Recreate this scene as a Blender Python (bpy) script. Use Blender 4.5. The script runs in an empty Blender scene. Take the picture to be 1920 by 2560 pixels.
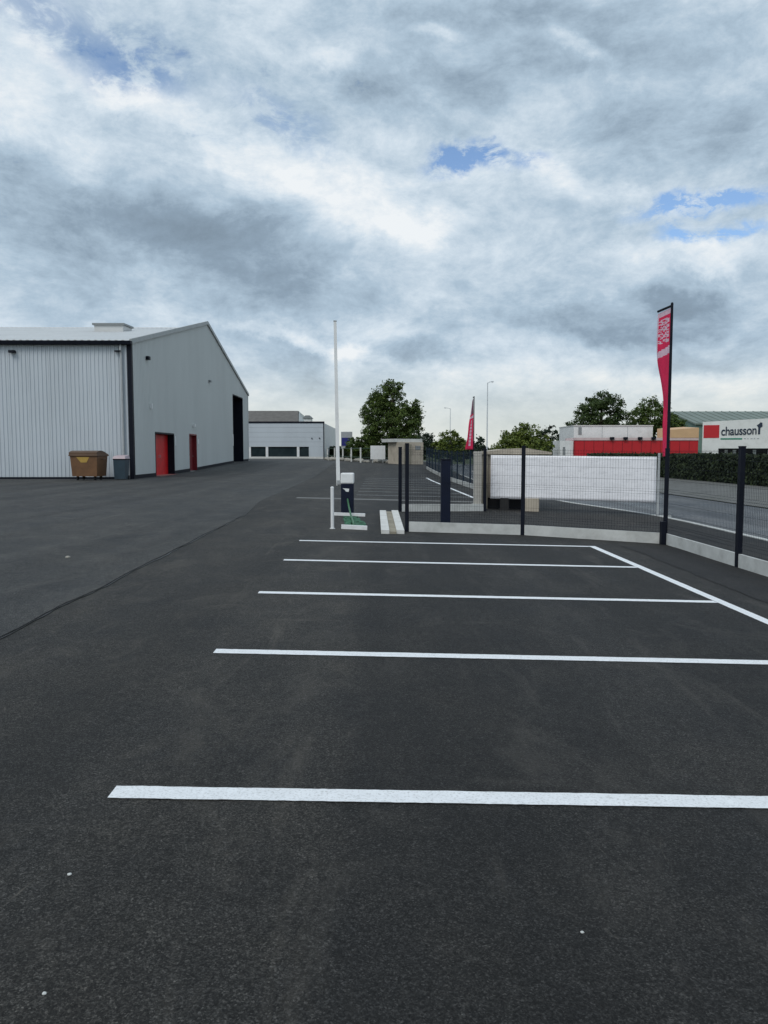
import bpy, bmesh, math, random
import numpy as np
from mathutils import Vector, Matrix, noise as mnoise

S = bpy.context.scene
col = S.collection
R = math.radians
random.seed(7)
rng = np.random.default_rng(11)

# ------------------------------------------------------------------ camera
cam = bpy.data.cameras.new('camera')
cam.sensor_fit = 'HORIZONTAL'; cam.sensor_width = 36; cam.lens = 36
cam.clip_start = 0.05; cam.clip_end = 5000
camo = bpy.data.objects.new('camera', cam); col.objects.link(camo)
camo.location = (0, 0, 1.58)
camo.rotation_euler = (math.pi / 2 - 0.078, 0, 0)
S.camera = camo
S.render.resolution_x = 768; S.render.resolution_y = 1024

# ------------------------------------------------------------------ exposure
S.view_settings.view_transform = 'Standard'
S.view_settings.look = 'None'
S.view_settings.exposure = 0.0
S.view_settings.gamma = 1.0
S.view_settings.use_curve_mapping = False

# ------------------------------------------------------------------ sun
SUN_EL, SUN_AZ = 48, 210            # azimuth clockwise from +Y: behind the viewer, to the left
sl = bpy.data.lights.new('sun', 'SUN')
sl.energy = 1.5; sl.angle = R(25); sl.color = (1.0, 0.965, 0.91)
so = bpy.data.objects.new('sun', sl); col.objects.link(so)
so.location = (-20, -30, 60)
d = Vector((math.sin(R(SUN_AZ)) * math.cos(R(SUN_EL)), math.cos(R(SUN_AZ)) * math.cos(R(SUN_EL)), math.sin(R(SUN_EL))))
so.rotation_euler = (-d).to_track_quat('-Z', 'Y').to_euler()

# ------------------------------------------------------------------ sky
world = bpy.data.worlds.new('World'); S.world = world; world.use_nodes = True
wn = world.node_tree.nodes; wl = world.node_tree.links
wn.clear()
def N(t, **k):
    n = wn.new(t)
    for a, b in k.items(): setattr(n, a, b)
    return n
def M(op, a, b=None, c=None):
    n = N('ShaderNodeMath', operation=op)
    for i, v in enumerate((a, b, c)):
        if v is None: continue
        if isinstance(v, (int, float)): n.inputs[i].default_value = v
        else: wl.new(v, n.inputs[i])
    return n.outputs[0]
def maprange(v, a, b, c=0.0, e=1.0):
    n = N('ShaderNodeMapRange', interpolation_type='SMOOTHSTEP')
    wl.new(v, n.inputs[0])
    for i, q in enumerate((a, b, c, e)): n.inputs[1 + i].default_value = q
    return n.outputs[0]
tc = N('ShaderNodeTexCoord')
sep = N('ShaderNodeSeparateXYZ'); wl.new(tc.outputs['Generated'], sep.inputs[0])
DX, DY, DZ = sep.outputs
zc = M('MAXIMUM', DZ, 0.0)
den = M('ADD', zc, 0.24)
cp = N('ShaderNodeCombineXYZ')
wl.new(M('DIVIDE', DX, den), cp.inputs[0]); wl.new(M('DIVIDE', DY, den), cp.inputs[1])
def wnoise(vec, scale, detail, rough, off=(0, 0, 0), dist=0.0, stretch=(1, 1, 1)):
    mp = N('ShaderNodeMapping'); mp.inputs['Location'].default_value = off; mp.inputs['Scale'].default_value = stretch
    wl.new(vec, mp.inputs[0])
    n = N('ShaderNodeTexNoise')
    n.inputs['Scale'].default_value = scale; n.inputs['Detail'].default_value = detail
    n.inputs['Roughness'].default_value = rough; n.inputs['Distortion'].default_value = dist
    wl.new(mp.outputs[0], n.inputs['Vector'])
    return n.outputs[0]
n_big = wnoise(cp.outputs[0], 1.2, 4, 0.55, (3.1, 1.7, 0.4), 0.6)
n_mid = wnoise(tc.outputs['Generated'], 7.0, 9, 0.70, (9.3, 4.2, 2.0), 0.25, (1, 1, 1.9))
n_fin = wnoise(tc.outputs['Generated'], 19.0, 7, 0.68, (1.3, 7.7, 5.0), 0.3, (1, 1, 1.8))
# ragged direction used for the individual clouds
nd = N('ShaderNodeTexNoise'); nd.inputs['Scale'].default_value = 5.5; nd.inputs['Detail'].default_value = 7; nd.inputs['Roughness'].default_value = 0.62
wl.new(tc.outputs['Generated'], nd.inputs['Vector'])
sv = N('ShaderNodeVectorMath', operation='SUBTRACT'); wl.new(nd.outputs[1], sv.inputs[0]); sv.inputs[1].default_value = (0.5, 0.5, 0.5)
sc = N('ShaderNodeVectorMath', operation='SCALE'); wl.new(sv.outputs[0], sc.inputs[0]); sc.inputs[3].default_value = 0.13
av = N('ShaderNodeVectorMath', operation='ADD'); wl.new(tc.outputs['Generated'], av.inputs[0]); wl.new(sc.outputs[0], av.inputs[1])
sp2 = N('ShaderNodeSeparateXYZ'); wl.new(av.outputs[0], sp2.inputs[0])
yy = M('MAXIMUM', sp2.outputs[1], 0.05)
UV = N('ShaderNodeCombineXYZ'); wl.new(M('DIVIDE', sp2.outputs[0], yy), UV.inputs[0]); wl.new(M('DIVIDE', sp2.outputs[2], yy), UV.inputs[1])
front = maprange(DY, 0.0, 0.25)
def blob(u, v, ru, rv, ang=0.0, edge=(1.3, 0.1)):
    """one cloud: a soft ellipse around the direction (u, 1, v)"""
    mp = N('ShaderNodeMapping', vector_type='TEXTURE')
    mp.inputs['Location'].default_value = (u, v, 0); mp.inputs['Rotation'].default_value = (0, 0, R(ang)); mp.inputs['Scale'].default_value = (ru, rv, 1)
    wl.new(UV.outputs[0], mp.inputs[0])
    ln = N('ShaderNodeVectorMath', operation='LENGTH'); wl.new(mp.outputs[0], ln.inputs[0])
    return maprange(ln.outputs['Value'], *edge)
#         u      v     ru    rv   ang  weight
SOFT, CRISP = (1.3, 0.1), (1.08, 0.62)
CL = [(-0.28, 0.275, 0.25, 0.085, -8, -0.30, SOFT), (-0.22, 0.262, 0.15, 0.050, -10, -0.16, SOFT), (-0.48, 0.33, 0.16, 0.05, -12, -0.12, SOFT), (-0.10, 0.205, 0.14, 0.035, -4, -0.16, SOFT),
      (0.33, 0.178, 0.155, 0.042, 4, -0.24, CRISP), (0.37, 0.212, 0.075, 0.030, 0, -0.18, CRISP), (0.36, 0.262, 0.12, 0.014, 0, 0.16, SOFT), (0.27, 0.155, 0.10, 0.025, 0, -0.12, SOFT), (0.36, 0.125, 0.10, 0.016, 0, -0.16, SOFT),
      (0.28, 0.47, 0.30, 0.11, 0, -0.20, SOFT), (0.42, 0.40, 0.17, 0.06, 0, -0.16, SOFT), (0.02, 0.45, 0.14, 0.04, -6, -0.16, SOFT), (0.12, 0.54, 0.20, 0.04, 0, -0.14, SOFT),
      (0.035, 0.127, 0.07, 0.018, 0, -0.26, SOFT), (-0.13, 0.115, 0.10, 0.035, -20, -0.16, SOFT), (-0.02, 0.175, 0.22, 0.025, -4, -0.12, SOFT),
      (-0.28, 0.43, 0.24, 0.030, -27, 0.26, SOFT), (-0.06, 0.335, 0.17, 0.045, -16, 0.26, SOFT), (0.03, 0.300, 0.08, 0.025, -10, 0.22, SOFT),
      (0.24, 0.335, 0.18, 0.02, -4, 0.16, SOFT), (0.44, 0.250, 0.09, 0.022, 0, 0.20, SOFT), (-0.08, 0.485, 0.05, 0.018, 0, 0.22, SOFT), (0.07, 0.52, 0.05, 0.014, 0, 0.22, SOFT), (0.25, 0.49, 0.05, 0.014, -10, 0.24, SOFT),
      (-0.10, 0.135, 0.12, 0.012, -14, 0.26, SOFT), (-0.06, 0.11, 0.03, 0.03, 0, 0.18, SOFT), (0.42, 0.098, 0.16, 0.022, 2, 0.24, SOFT), (0.20, 0.10, 0.12, 0.02, 0, 0.10, SOFT), (-0.46, 0.42, 0.10, 0.05, -30, 0.12, SOFT)]
cloud = None
for (u, v, ru, rv, a, w, e) in CL:
    q = M('MULTIPLY', blob(u, v, ru, rv, a, e), w) if cloud is None else M('MULTIPLY_ADD', blob(u, v, ru, rv, a, e), w, cloud)
    cloud = q
shade = M('MULTIPLY_ADD', cloud, front, 0.68)
shade = M('MULTIPLY_ADD', M('SUBTRACT', n_big, 0.5), 0.34, shade)
shade = M('MULTIPLY_ADD', M('SUBTRACT', n_mid, 0.5), 1.0, shade)
shade = M('MULTIPLY_ADD', M('SUBTRACT', n_fin, 0.5), 0.50, shade)
ramp = N('ShaderNodeValToRGB'); wl.new(shade, ramp.inputs[0])
el = ramp.color_ramp.elements
el[0].position = 0.0; el[0].color = (0.20, 0.265, 0.335, 1)
el[1].position = 1.0; el[1].color = (0.86, 0.90, 0.93, 1)
for p, c in ((0.3, (0.275, 0.365, 0.46, 1)), (0.55, (0.43, 0.55, 0.665, 1)), (0.78, (0.64, 0.74, 0.83, 1))):
    e = el.new(p); e.color = c
# pale air low over the horizon
hz = N('ShaderNodeMix', data_type='RGBA'); wl.new(maprange(DZ, 0.14, 0.0, 0.0, 0.66), hz.inputs[0])
wl.new(ramp.outputs[0], hz.inputs[6]); hz.inputs[7].default_value = (0.76, 0.76, 0.65, 1)
sky = N('ShaderNodeTexSky', sky_type='NISHITA')
sky.sun_disc = False; sky.dust_density = 0.2; sky.ozone_density = 4.0; sky.air_density = 1.0; sky.sun_elevation = R(SUN_EL); sky.sun_rotation = R(SUN_AZ)
bg1 = N('ShaderNodeBackground'); wl.new(sky.outputs[0], bg1.inputs[0]); bg1.inputs[1].default_value = 0.15
bg2 = N('ShaderNodeBackground'); wl.new(hz.outputs[2], bg2.inputs[0]); bg2.inputs[1].default_value = 1.0
BL = [(0.100, 0.362, 0.050, 0.018, -6, 1.6), (0.40, 0.312, 0.10, 0.018, 6, 2.0), (0.365, 0.278, 0.04, 0.014, 0, 1.2), (0.44, 0.275, 0.07, 0.013, 0, 1.3),
      (-0.42, 0.55, 0.22, 0.05, -25, 0.5), (-0.13, 0.415, 0.07, 0.03, -30, 0.5), (-0.32, 0.49, 0.08, 0.03, -30, 0.45), (0.17, 0.345, 0.05, 0.012, 0, 0.7)]
gap = None
for (u, v, ru, rv, a, w) in BL:
    t = M('MULTIPLY', blob(u, v, ru, rv, a), w)
    gap = t if gap is None else M('ADD', gap, t)
# thin places elsewhere let some blue through as well
thin = maprange(M('ADD', M('MULTIPLY', n_mid, 0.6), M('MULTIPLY', n_fin, 0.4)), 0.40, 0.30, 0.0, 0.5)
gap = M('MULTIPLY', gap, front)
gapn = M('ADD', M('MULTIPLY', gap, maprange(n_fin, 0.60, 0.44, 0.15, 1.0)), M('MULTIPLY', thin, maprange(DZ, 0.15, 0.4)))
cl = N('ShaderNodeClamp'); wl.new(gapn, cl.inputs[0]); cl.inputs[2].default_value = 0.97
mx = N('ShaderNodeMixShader'); wl.new(cl.outputs[0], mx.inputs[0]); wl.new(bg2.outputs[0], mx.inputs[1]); wl.new(bg1.outputs[0], mx.inputs[2])
wo = N('ShaderNodeOutputWorld'); wl.new(mx.outputs[0], wo.inputs[0])

# ------------------------------------------------------------------ materials
MATS = {}
def new_mat(name):
    m = bpy.data.materials.new(name); m.use_nodes = True
    nt = m.node_tree; b = nt.nodes['Principled BSDF']
    return m, nt, b
def pos_noise(nt, scale, detail=4, rough=0.55, stretch=(1, 1, 1), dist=0.0):
    g = nt.nodes.new('ShaderNodeNewGeometry'); mp = nt.nodes.new('ShaderNodeMapping'); mp.inputs['Scale'].default_value = stretch
    nt.links.new(g.outputs['Position'], mp.inputs[0])
    n = nt.nodes.new('ShaderNodeTexNoise'); n.inputs['Scale'].default_value = scale; n.inputs['Detail'].default_value = detail
    n.inputs['Roughness'].default_value = rough; n.inputs['Distortion'].default_value = dist
    nt.links.new(mp.outputs[0], n.inputs['Vector'])
    return n.outputs[0]
def rmp(nt, fac, stops):
    r = nt.nodes.new('ShaderNodeValToRGB'); nt.links.new(fac, r.inputs[0])
    e = r.color_ramp.elements
    e[0].position, e[0].color = stops[0][0], (*stops[0][1], 1)
    e[1].position, e[1].color = stops[-1][0], (*stops[-1][1], 1)
    for p, c in stops[1:-1]:
        q = e.new(p); q.color = (*c, 1)
    return r.outputs[0]
def mixc(nt, fac, a, b, mode='MIX'):
    n = nt.nodes.new('ShaderNodeMix'); n.data_type = 'RGBA'; n.blend_type = mode
    for i, v in ((0, fac), (6, a), (7, b)):
        if isinstance(v, (int, float)): n.inputs[i].default_value = v
        elif isinstance(v, tuple): n.inputs[i].default_value = (*v, 1)
        else: nt.links.new(v, n.inputs[i])
    return n.outputs[2]
def bump(nt, b, h, strength, dist):
    n = nt.nodes.new('ShaderNodeBump'); n.inputs['Strength'].default_value = strength; n.inputs['Distance'].default_value = dist
    nt.links.new(h, n.inputs['Height']); nt.links.new(n.outputs[0], b.inputs['Normal'])
def plain(name, c, rough=0.6, var=0.12, scale=2.0, metal=0.0, stretch=(1, 1, 1), bmp=0.0, bscale=60, spec=0.5, dirt=None):
    """a colour with uneven weathering and an optional fine relief"""
    if name in MATS: return MATS[name]
    m, nt, b = new_mat(name)
    n = pos_noise(nt, scale, 6, 0.6, stretch)
    lo = tuple(max(0, x * (1 - var)) for x in c); hi = tuple(min(1, x * (1 + var)) for x in c)
    cc = rmp(nt, n, [(0.3, lo), (0.7, hi)])
    if dirt:
        f = rmp(nt, pos_noise(nt, dirt[1], 7, 0.65, stretch), [(0.5, (0, 0, 0)), (0.72, (dirt[2],) * 3)])
        cc = mixc(nt, f, cc, dirt[0])
    nt.links.new(cc, b.inputs['Base Color'])
    b.inputs['Roughness'].default_value = rough; b.inputs['Metallic'].default_value = metal
    b.inputs['Specular IOR Level'].default_value = spec
    if bmp: bump(nt, b, pos_noise(nt, bscale, 4, 0.6), bmp, 0.01)
    MATS[name] = m
    return m
def ramp01(nt, v, a, b):
    n = nt.nodes.new('ShaderNodeMapRange'); nt.links.new(v, n.inputs[0]); n.inputs[1].default_value = a; n.inputs[2].default_value = b
    return n.outputs[0]
def asphalt(name, base, dust, dustamt, seed, spec=0.25, lane=None):
    m, nt, b = new_mat(name)
    # aggregate grain at several sizes
    vo = nt.nodes.new('ShaderNodeTexVoronoi'); g = nt.nodes.new('ShaderNodeNewGeometry')
    nt.links.new(g.outputs['Position'], vo.inputs['Vector']); vo.inputs['Scale'].default_value = 185
    bw = nt.nodes.new('ShaderNodeSeparateColor'); nt.links.new(vo.outputs['Color'], bw.inputs[0])
    c = rmp(nt, bw.outputs[0], [(0.0, tuple(x * 0.35 for x in base)), (0.5, tuple(x * 0.9 for x in base)), (0.88, tuple(x * 1.7 for x in base)), (1.0, tuple(min(1, x * 2.9) for x in base))])
    def mul(sc, det, ro, st, lo, hi, p0=0.3, p1=0.7, dist=0.0):
        nonlocal c
        c = mixc(nt, 1.0, c, rmp(nt, pos_noise(nt, sc, det, ro, st, dist), [(p0, lo), (p1, hi)]), 'MULTIPLY')
    mul(70, 4, 0.72, (1, 1, 1), (0.28,) * 3, (1.9,) * 3)
    mul(21, 4, 0.65, (1, 0.8, 1), (0.72,) * 3, (1.32,) * 3)
    mul(1.5 + 0.1 * seed, 7, 0.66, (1, 0.8, 1), (0.70, 0.73, 0.77), (1.32, 1.29, 1.22), 0.28, 0.72)
    mul(0.30, 5, 0.6, (1, 0.8, 1), (0.76, 0.80, 0.85), (1.24, 1.21, 1.15), 0.28, 0.72, 0.5)
    mul(0.9, 2, 0.5, (1, 0.03, 1), (0.84,) * 3, (1.18,) * 3, 0.40, 0.60)          # paver and roller lanes
    def dusting(sc, det, ro, st, p0, p1, amt, dist):
        nonlocal c
        c = mixc(nt, rmp(nt, pos_noise(nt, sc, det, ro, st, dist), [(p0, (0, 0, 0)), (p1, (amt,) * 3)]), c, dust)
    dusting(1.6, 9, 0.74, (1, 0.5, 1), 0.52, 0.76, dustamt * 0.8, 0.8)                 # tracked-in dust
    dusting(2.6, 7, 0.70, (1, 0.10, 1), 0.58, 0.74, dustamt * 0.8, 0.4)                # tyre tracks along the bays' aisle
    dusting(2.2, 7, 0.70, (0.16, 1, 1), 0.62, 0.78, dustamt * 0.7, 0.4)                # turning marks
    dusting(6.5, 6, 0.7, (1, 0.35, 1), 0.655, 0.74, dustamt * 1.5, 1.2)                # scuffs
    if lane is not None:                                                               # two paving passes meet along this line
        g2 = nt.nodes.new('ShaderNodeNewGeometry'); sx_ = nt.nodes.new('ShaderNodeSeparateXYZ'); nt.links.new(g2.outputs['Position'], sx_.inputs[0])
        ad = nt.nodes.new('ShaderNodeMath'); ad.operation = 'MULTIPLY_ADD'; nt.links.new(pos_noise(nt, 1.4, 5, 0.6), ad.inputs[0]); ad.inputs[1].default_value = 0.22; nt.links.new(sx_.outputs[0], ad.inputs[2])
        c = mixc(nt, 1.0, c, rmp(nt, ramp01(nt, ad.outputs[0], lane + 0.04, lane + 0.20), [(0.0, (1.10, 1.09, 1.07)), (1.0, (0.86, 0.87, 0.89))]), 'MULTIPLY')
    nt.links.new(c, b.inputs['Base Color'])
    b.inputs['Roughness'].default_value = 0.74; b.inputs['Specular IOR Level'].default_value = spec
    bump(nt, b, pos_noise(nt, 100, 4, 0.7), 0.9, 0.014)
    MATS[name] = m
    return m
ASPH = asphalt('asphalt_new', (0.0235, 0.0225, 0.0215), (0.110, 0.101, 0.088), 0.62, 0, lane=-0.22)
ASPH_OLD = asphalt('asphalt_old', (0.035, 0.0348, 0.0345), (0.115, 0.11, 0.10), 0.6, 2, 0.30)
ROADM = asphalt('asphalt_road', (0.085, 0.091, 0.10), (0.15, 0.146, 0.138), 0.3, 4, 0.4)
PAINT = plain('white_paint', (0.80, 0.82, 0.84), 0.6, 0.05, 12, dirt=((0.40, 0.40, 0.39), 75, 0.75), bmp=0.6, bscale=140)
PAINT_OLD = plain('worn_paint', (0.30, 0.31, 0.32), 0.7, 0.15, 6, dirt=((0.10, 0.10, 0.10), 9, 0.8))
CONC = plain('concrete', (0.50, 0.51, 0.495), 0.85, 0.14, 3, bmp=0.4, dirt=((0.27, 0.27, 0.25), 2.5, 0.5))
CONC_PALE = plain('concrete_pale', (0.60, 0.60, 0.575), 0.85, 0.10, 4, bmp=0.4, dirt=((0.33, 0.32, 0.29), 3.5, 0.45))
CONC_BEIGE = plain('concrete_beige', (0.42, 0.37, 0.30), 0.9, 0.14, 2, bmp=0.5, dirt=((0.17, 0.15, 0.12), 1.4, 0.5))
CONC_KHAKI = plain('concrete_khaki', (0.27, 0.245, 0.19), 0.9, 0.2, 3, bmp=0.5, dirt=((0.09, 0.085, 0.07), 2, 0.5))
CLAD = plain('cladding_silver', (0.50, 0.545, 0.585), 0.48, 0.05, 0.5, 0.15, (1, 1, 0.3), dirt=((0.42, 0.46, 0.49), 0.9, 0.35))
CLAD_G = plain('cladding_gable', (0.53, 0.555, 0.55), 0.5, 0.05, 0.4, 0.1, (1, 1, 0.25), dirt=((0.45, 0.48, 0.475), 0.7, 0.35))
ROOFM = plain('roof_sheet', (0.56, 0.57, 0.57), 0.4, 0.06, 0.6, 0.0, dirt=((0.45, 0.45, 0.43), 0.8, 0.4))
NAVY = plain('navy_powder_coat', (0.006, 0.008, 0.015), 0.55, 0.2, 3, spec=0.15)
NAVY2 = plain('navy_blue_coat', (0.006, 0.010, 0.026), 0.5, 0.2, 3, spec=0.2)
BLUEF = plain('blue_grey_coat', (0.008, 0.020, 0.036), 0.5, 0.2, 3, spec=0.2)
VERGE = plain('verge_grey', (0.34, 0.36, 0.36), 0.5, 0.1, 2)
TRIM_G = plain('trim_grey', (0.20, 0.215, 0.22), 0.5, 0.1, 2)
BLACK = plain('black_interior', (0.006, 0.006, 0.007), 0.8, 0.2, 2)
RED = plain('red_paint', (0.60, 0.009, 0.012), 0.45, 0.12, 2, dirt=((0.2, 0.01, 0.01), 3, 0.4))
REDDARK = plain('shaded_red_and_joints', (0.16, 0.006, 0.012), 0.5, 0.15, 2)  # narrow door's red darkened by painted recess shade; also used for panel joints
WHITE = plain('white_coat', (0.72, 0.73, 0.73), 0.5, 0.05, 3, dirt=((0.45, 0.45, 0.44), 4, 0.35))
WHITE2 = plain('white_clad', (0.66, 0.67, 0.66), 0.55, 0.06, 1.2, dirt=((0.42, 0.42, 0.40), 1.5, 0.4))
GREYM = plain('galvanised', (0.38, 0.40, 0.41), 0.5, 0.1, 4, 0.3)
BROWN = plain('brown_plastic', (0.145, 0.072, 0.032), 0.5, 0.15, 3, dirt=((0.09, 0.045, 0.02), 4, 0.5))
BROWN_LID = plain('brown_lid', (0.10, 0.055, 0.030), 0.5, 0.15, 3)
OCHRE = plain('ochre_sticker', (0.42, 0.27, 0.06), 0.5, 0.1, 6)
SLATE = plain('slate_plastic', (0.018, 0.038, 0.055), 0.5, 0.15, 3)
LIDPINK = plain('pale_lid', (0.42, 0.33, 0.36), 0.5, 0.08, 3)
RUBBER = plain('rubber', (0.012, 0.012, 0.012), 0.8, 0.2, 5)
GREENP = plain('green_mesh', (0.016, 0.10, 0.045), 0.7, 0.5, 14, bmp=0.6, bscale=80)
GREENL = plain('green_conduit', (0.05, 0.15, 0.075), 0.5, 0.15, 6)
def cloth(name, c):
    m, nt, b = new_mat(name)
    cc = rmp(nt, pos_noise(nt, 4, 5), [(0.3, tuple(x * .88 for x in c)), (0.7, tuple(min(1, x * 1.1) for x in c))])
    nt.links.new(cc, b.inputs['Base Color']); b.inputs['Roughness'].default_value = 0.75; b.inputs['Specular IOR Level'].default_value = 0.15
    tr = nt.nodes.new('ShaderNodeBsdfTranslucent'); nt.links.new(cc, tr.inputs[0])
    ms = nt.nodes.new('ShaderNodeMixShader'); ms.inputs[0].default_value = 0.4
    nt.links.new(b.outputs[0], ms.inputs[1]); nt.links.new(tr.outputs[0], ms.inputs[2]); nt.links.new(ms.outputs[0], nt.nodes['Material Output'].inputs[0])
    return m
FLAGR = cloth('flag_red', (0.80, 0.04, 0.115)); FLAGW = cloth('flag_white', (0.80, 0.55, 0.64)); FLAGK = cloth('flag_charcoal', (0.20, 0.10, 0.13))
BARK = plain('bark', (0.055, 0.042, 0.030), 0.9, 0.3, 6, bmp=0.6, bscale=20)
TARP = plain('white_wrap', (0.80, 0.80, 0.83), 0.45, 0.07, 3, dirt=((0.52, 0.52, 0.55), 6, 0.7), stretch=(1, 1, 3))
ROOFBR = plain('roof_brown', (0.115, 0.108, 0.10), 0.8, 0.2, 1.5)
CREAM = plain("cream_clad", (0.56, 0.36, 0.20), 0.7, 0.08, 1)
GREENROOF = plain("green_roof", (0.15, 0.185, 0.16), 0.6, 0.12, 0.6)
SIGNRED = plain('sign_red', (0.45, 0.008, 0.015), 0.5, 0.06, 2)
SIGNINK = plain('sign_ink', (0.010, 0.022, 0.045), 0.5, 0.1, 2)
SIGNGREEN = plain('sign_green', (0.02, 0.20, 0.13), 0.5, 0.08, 2)
SIGNBLUE = plain('sign_blue', (0.012, 0.016, 0.16), 0.5, 0.08, 3)
GREYTXT = plain('sign_grey', (0.33, 0.35, 0.36), 0.5, 0.08, 3)
SOIL = plain('verge_gravel', (0.125, 0.127, 0.122), 0.95, 0.25, 1.2, bmp=0.7, bscale=30, dirt=((0.085, 0.09, 0.06), 0.9, 0.5))
GRASS = plain('grass_field', (0.055, 0.075, 0.026), 0.95, 0.35, 0.5, bmp=0.6, bscale=12)
TAR_SHADE = plain('tar_and_lip_shade', (0.022, 0.022, 0.023), 0.5, 0.2, 4, bmp=0.5, bscale=60)
def glass_mat():
    m, nt, b = new_mat('window_glass')
    c = rmp(nt, pos_noise(nt, 0.7, 3), [(0.3, (0.010, 0.018, 0.022)), (0.7, (0.03, 0.045, 0.05))])
    nt.links.new(c, b.inputs['Base Color']); b.inputs['Roughness'].default_value = 0.12
    return m
GLASS = glass_mat()
def leaf_mat(name, lo, hi):
    m, nt, b = new_mat(name)
    g = nt.nodes.new('ShaderNodeNewGeometry')
    c = rmp(nt, g.outputs['Random Per Island'], [(0.0, lo), (1.0, hi)])
    cl = rmp(nt, pos_noise(nt, 0.55, 3), [(0.3, (0.70, 0.74, 0.72)), (0.7, (1.25, 1.22, 1.05))])
    c = mixc(nt, 1.0, c, cl, 'MULTIPLY')
    nt.links.new(c, b.inputs['Base Color']); b.inputs['Roughness'].default_value = 0.6
    b.inputs['Specular IOR Level'].default_value = 0.3
    tr = nt.nodes.new('ShaderNodeBsdfTranslucent'); nt.links.new(c, tr.inputs[0])
    ms = nt.nodes.new('ShaderNodeMixShader'); ms.inputs[0].default_value = 0.22
    nt.links.new(b.outputs[0], ms.inputs[1]); nt.links.new(tr.outputs[0], ms.inputs[2])
    nt.links.new(ms.outputs[0], nt.nodes['Material Output'].inputs[0])
    return m
LEAF_DARK = leaf_mat('leaf_dark', (0.022, 0.042, 0.012), (0.070, 0.108, 0.032))
LEAF_MID = leaf_mat('leaf_mid', (0.034, 0.062, 0.014), (0.105, 0.150, 0.036))
LEAF_LIME = leaf_mat('leaf_lime', (0.055, 0.085, 0.014), (0.16, 0.20, 0.042))
LEAF_BLUE = leaf_mat('leaf_blue', (0.016, 0.030, 0.018), (0.045, 0.070, 0.042))
LEAF_HEDGE = leaf_mat('leaf_hedge', (0.010, 0.020, 0.008), (0.042, 0.060, 0.022))

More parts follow.
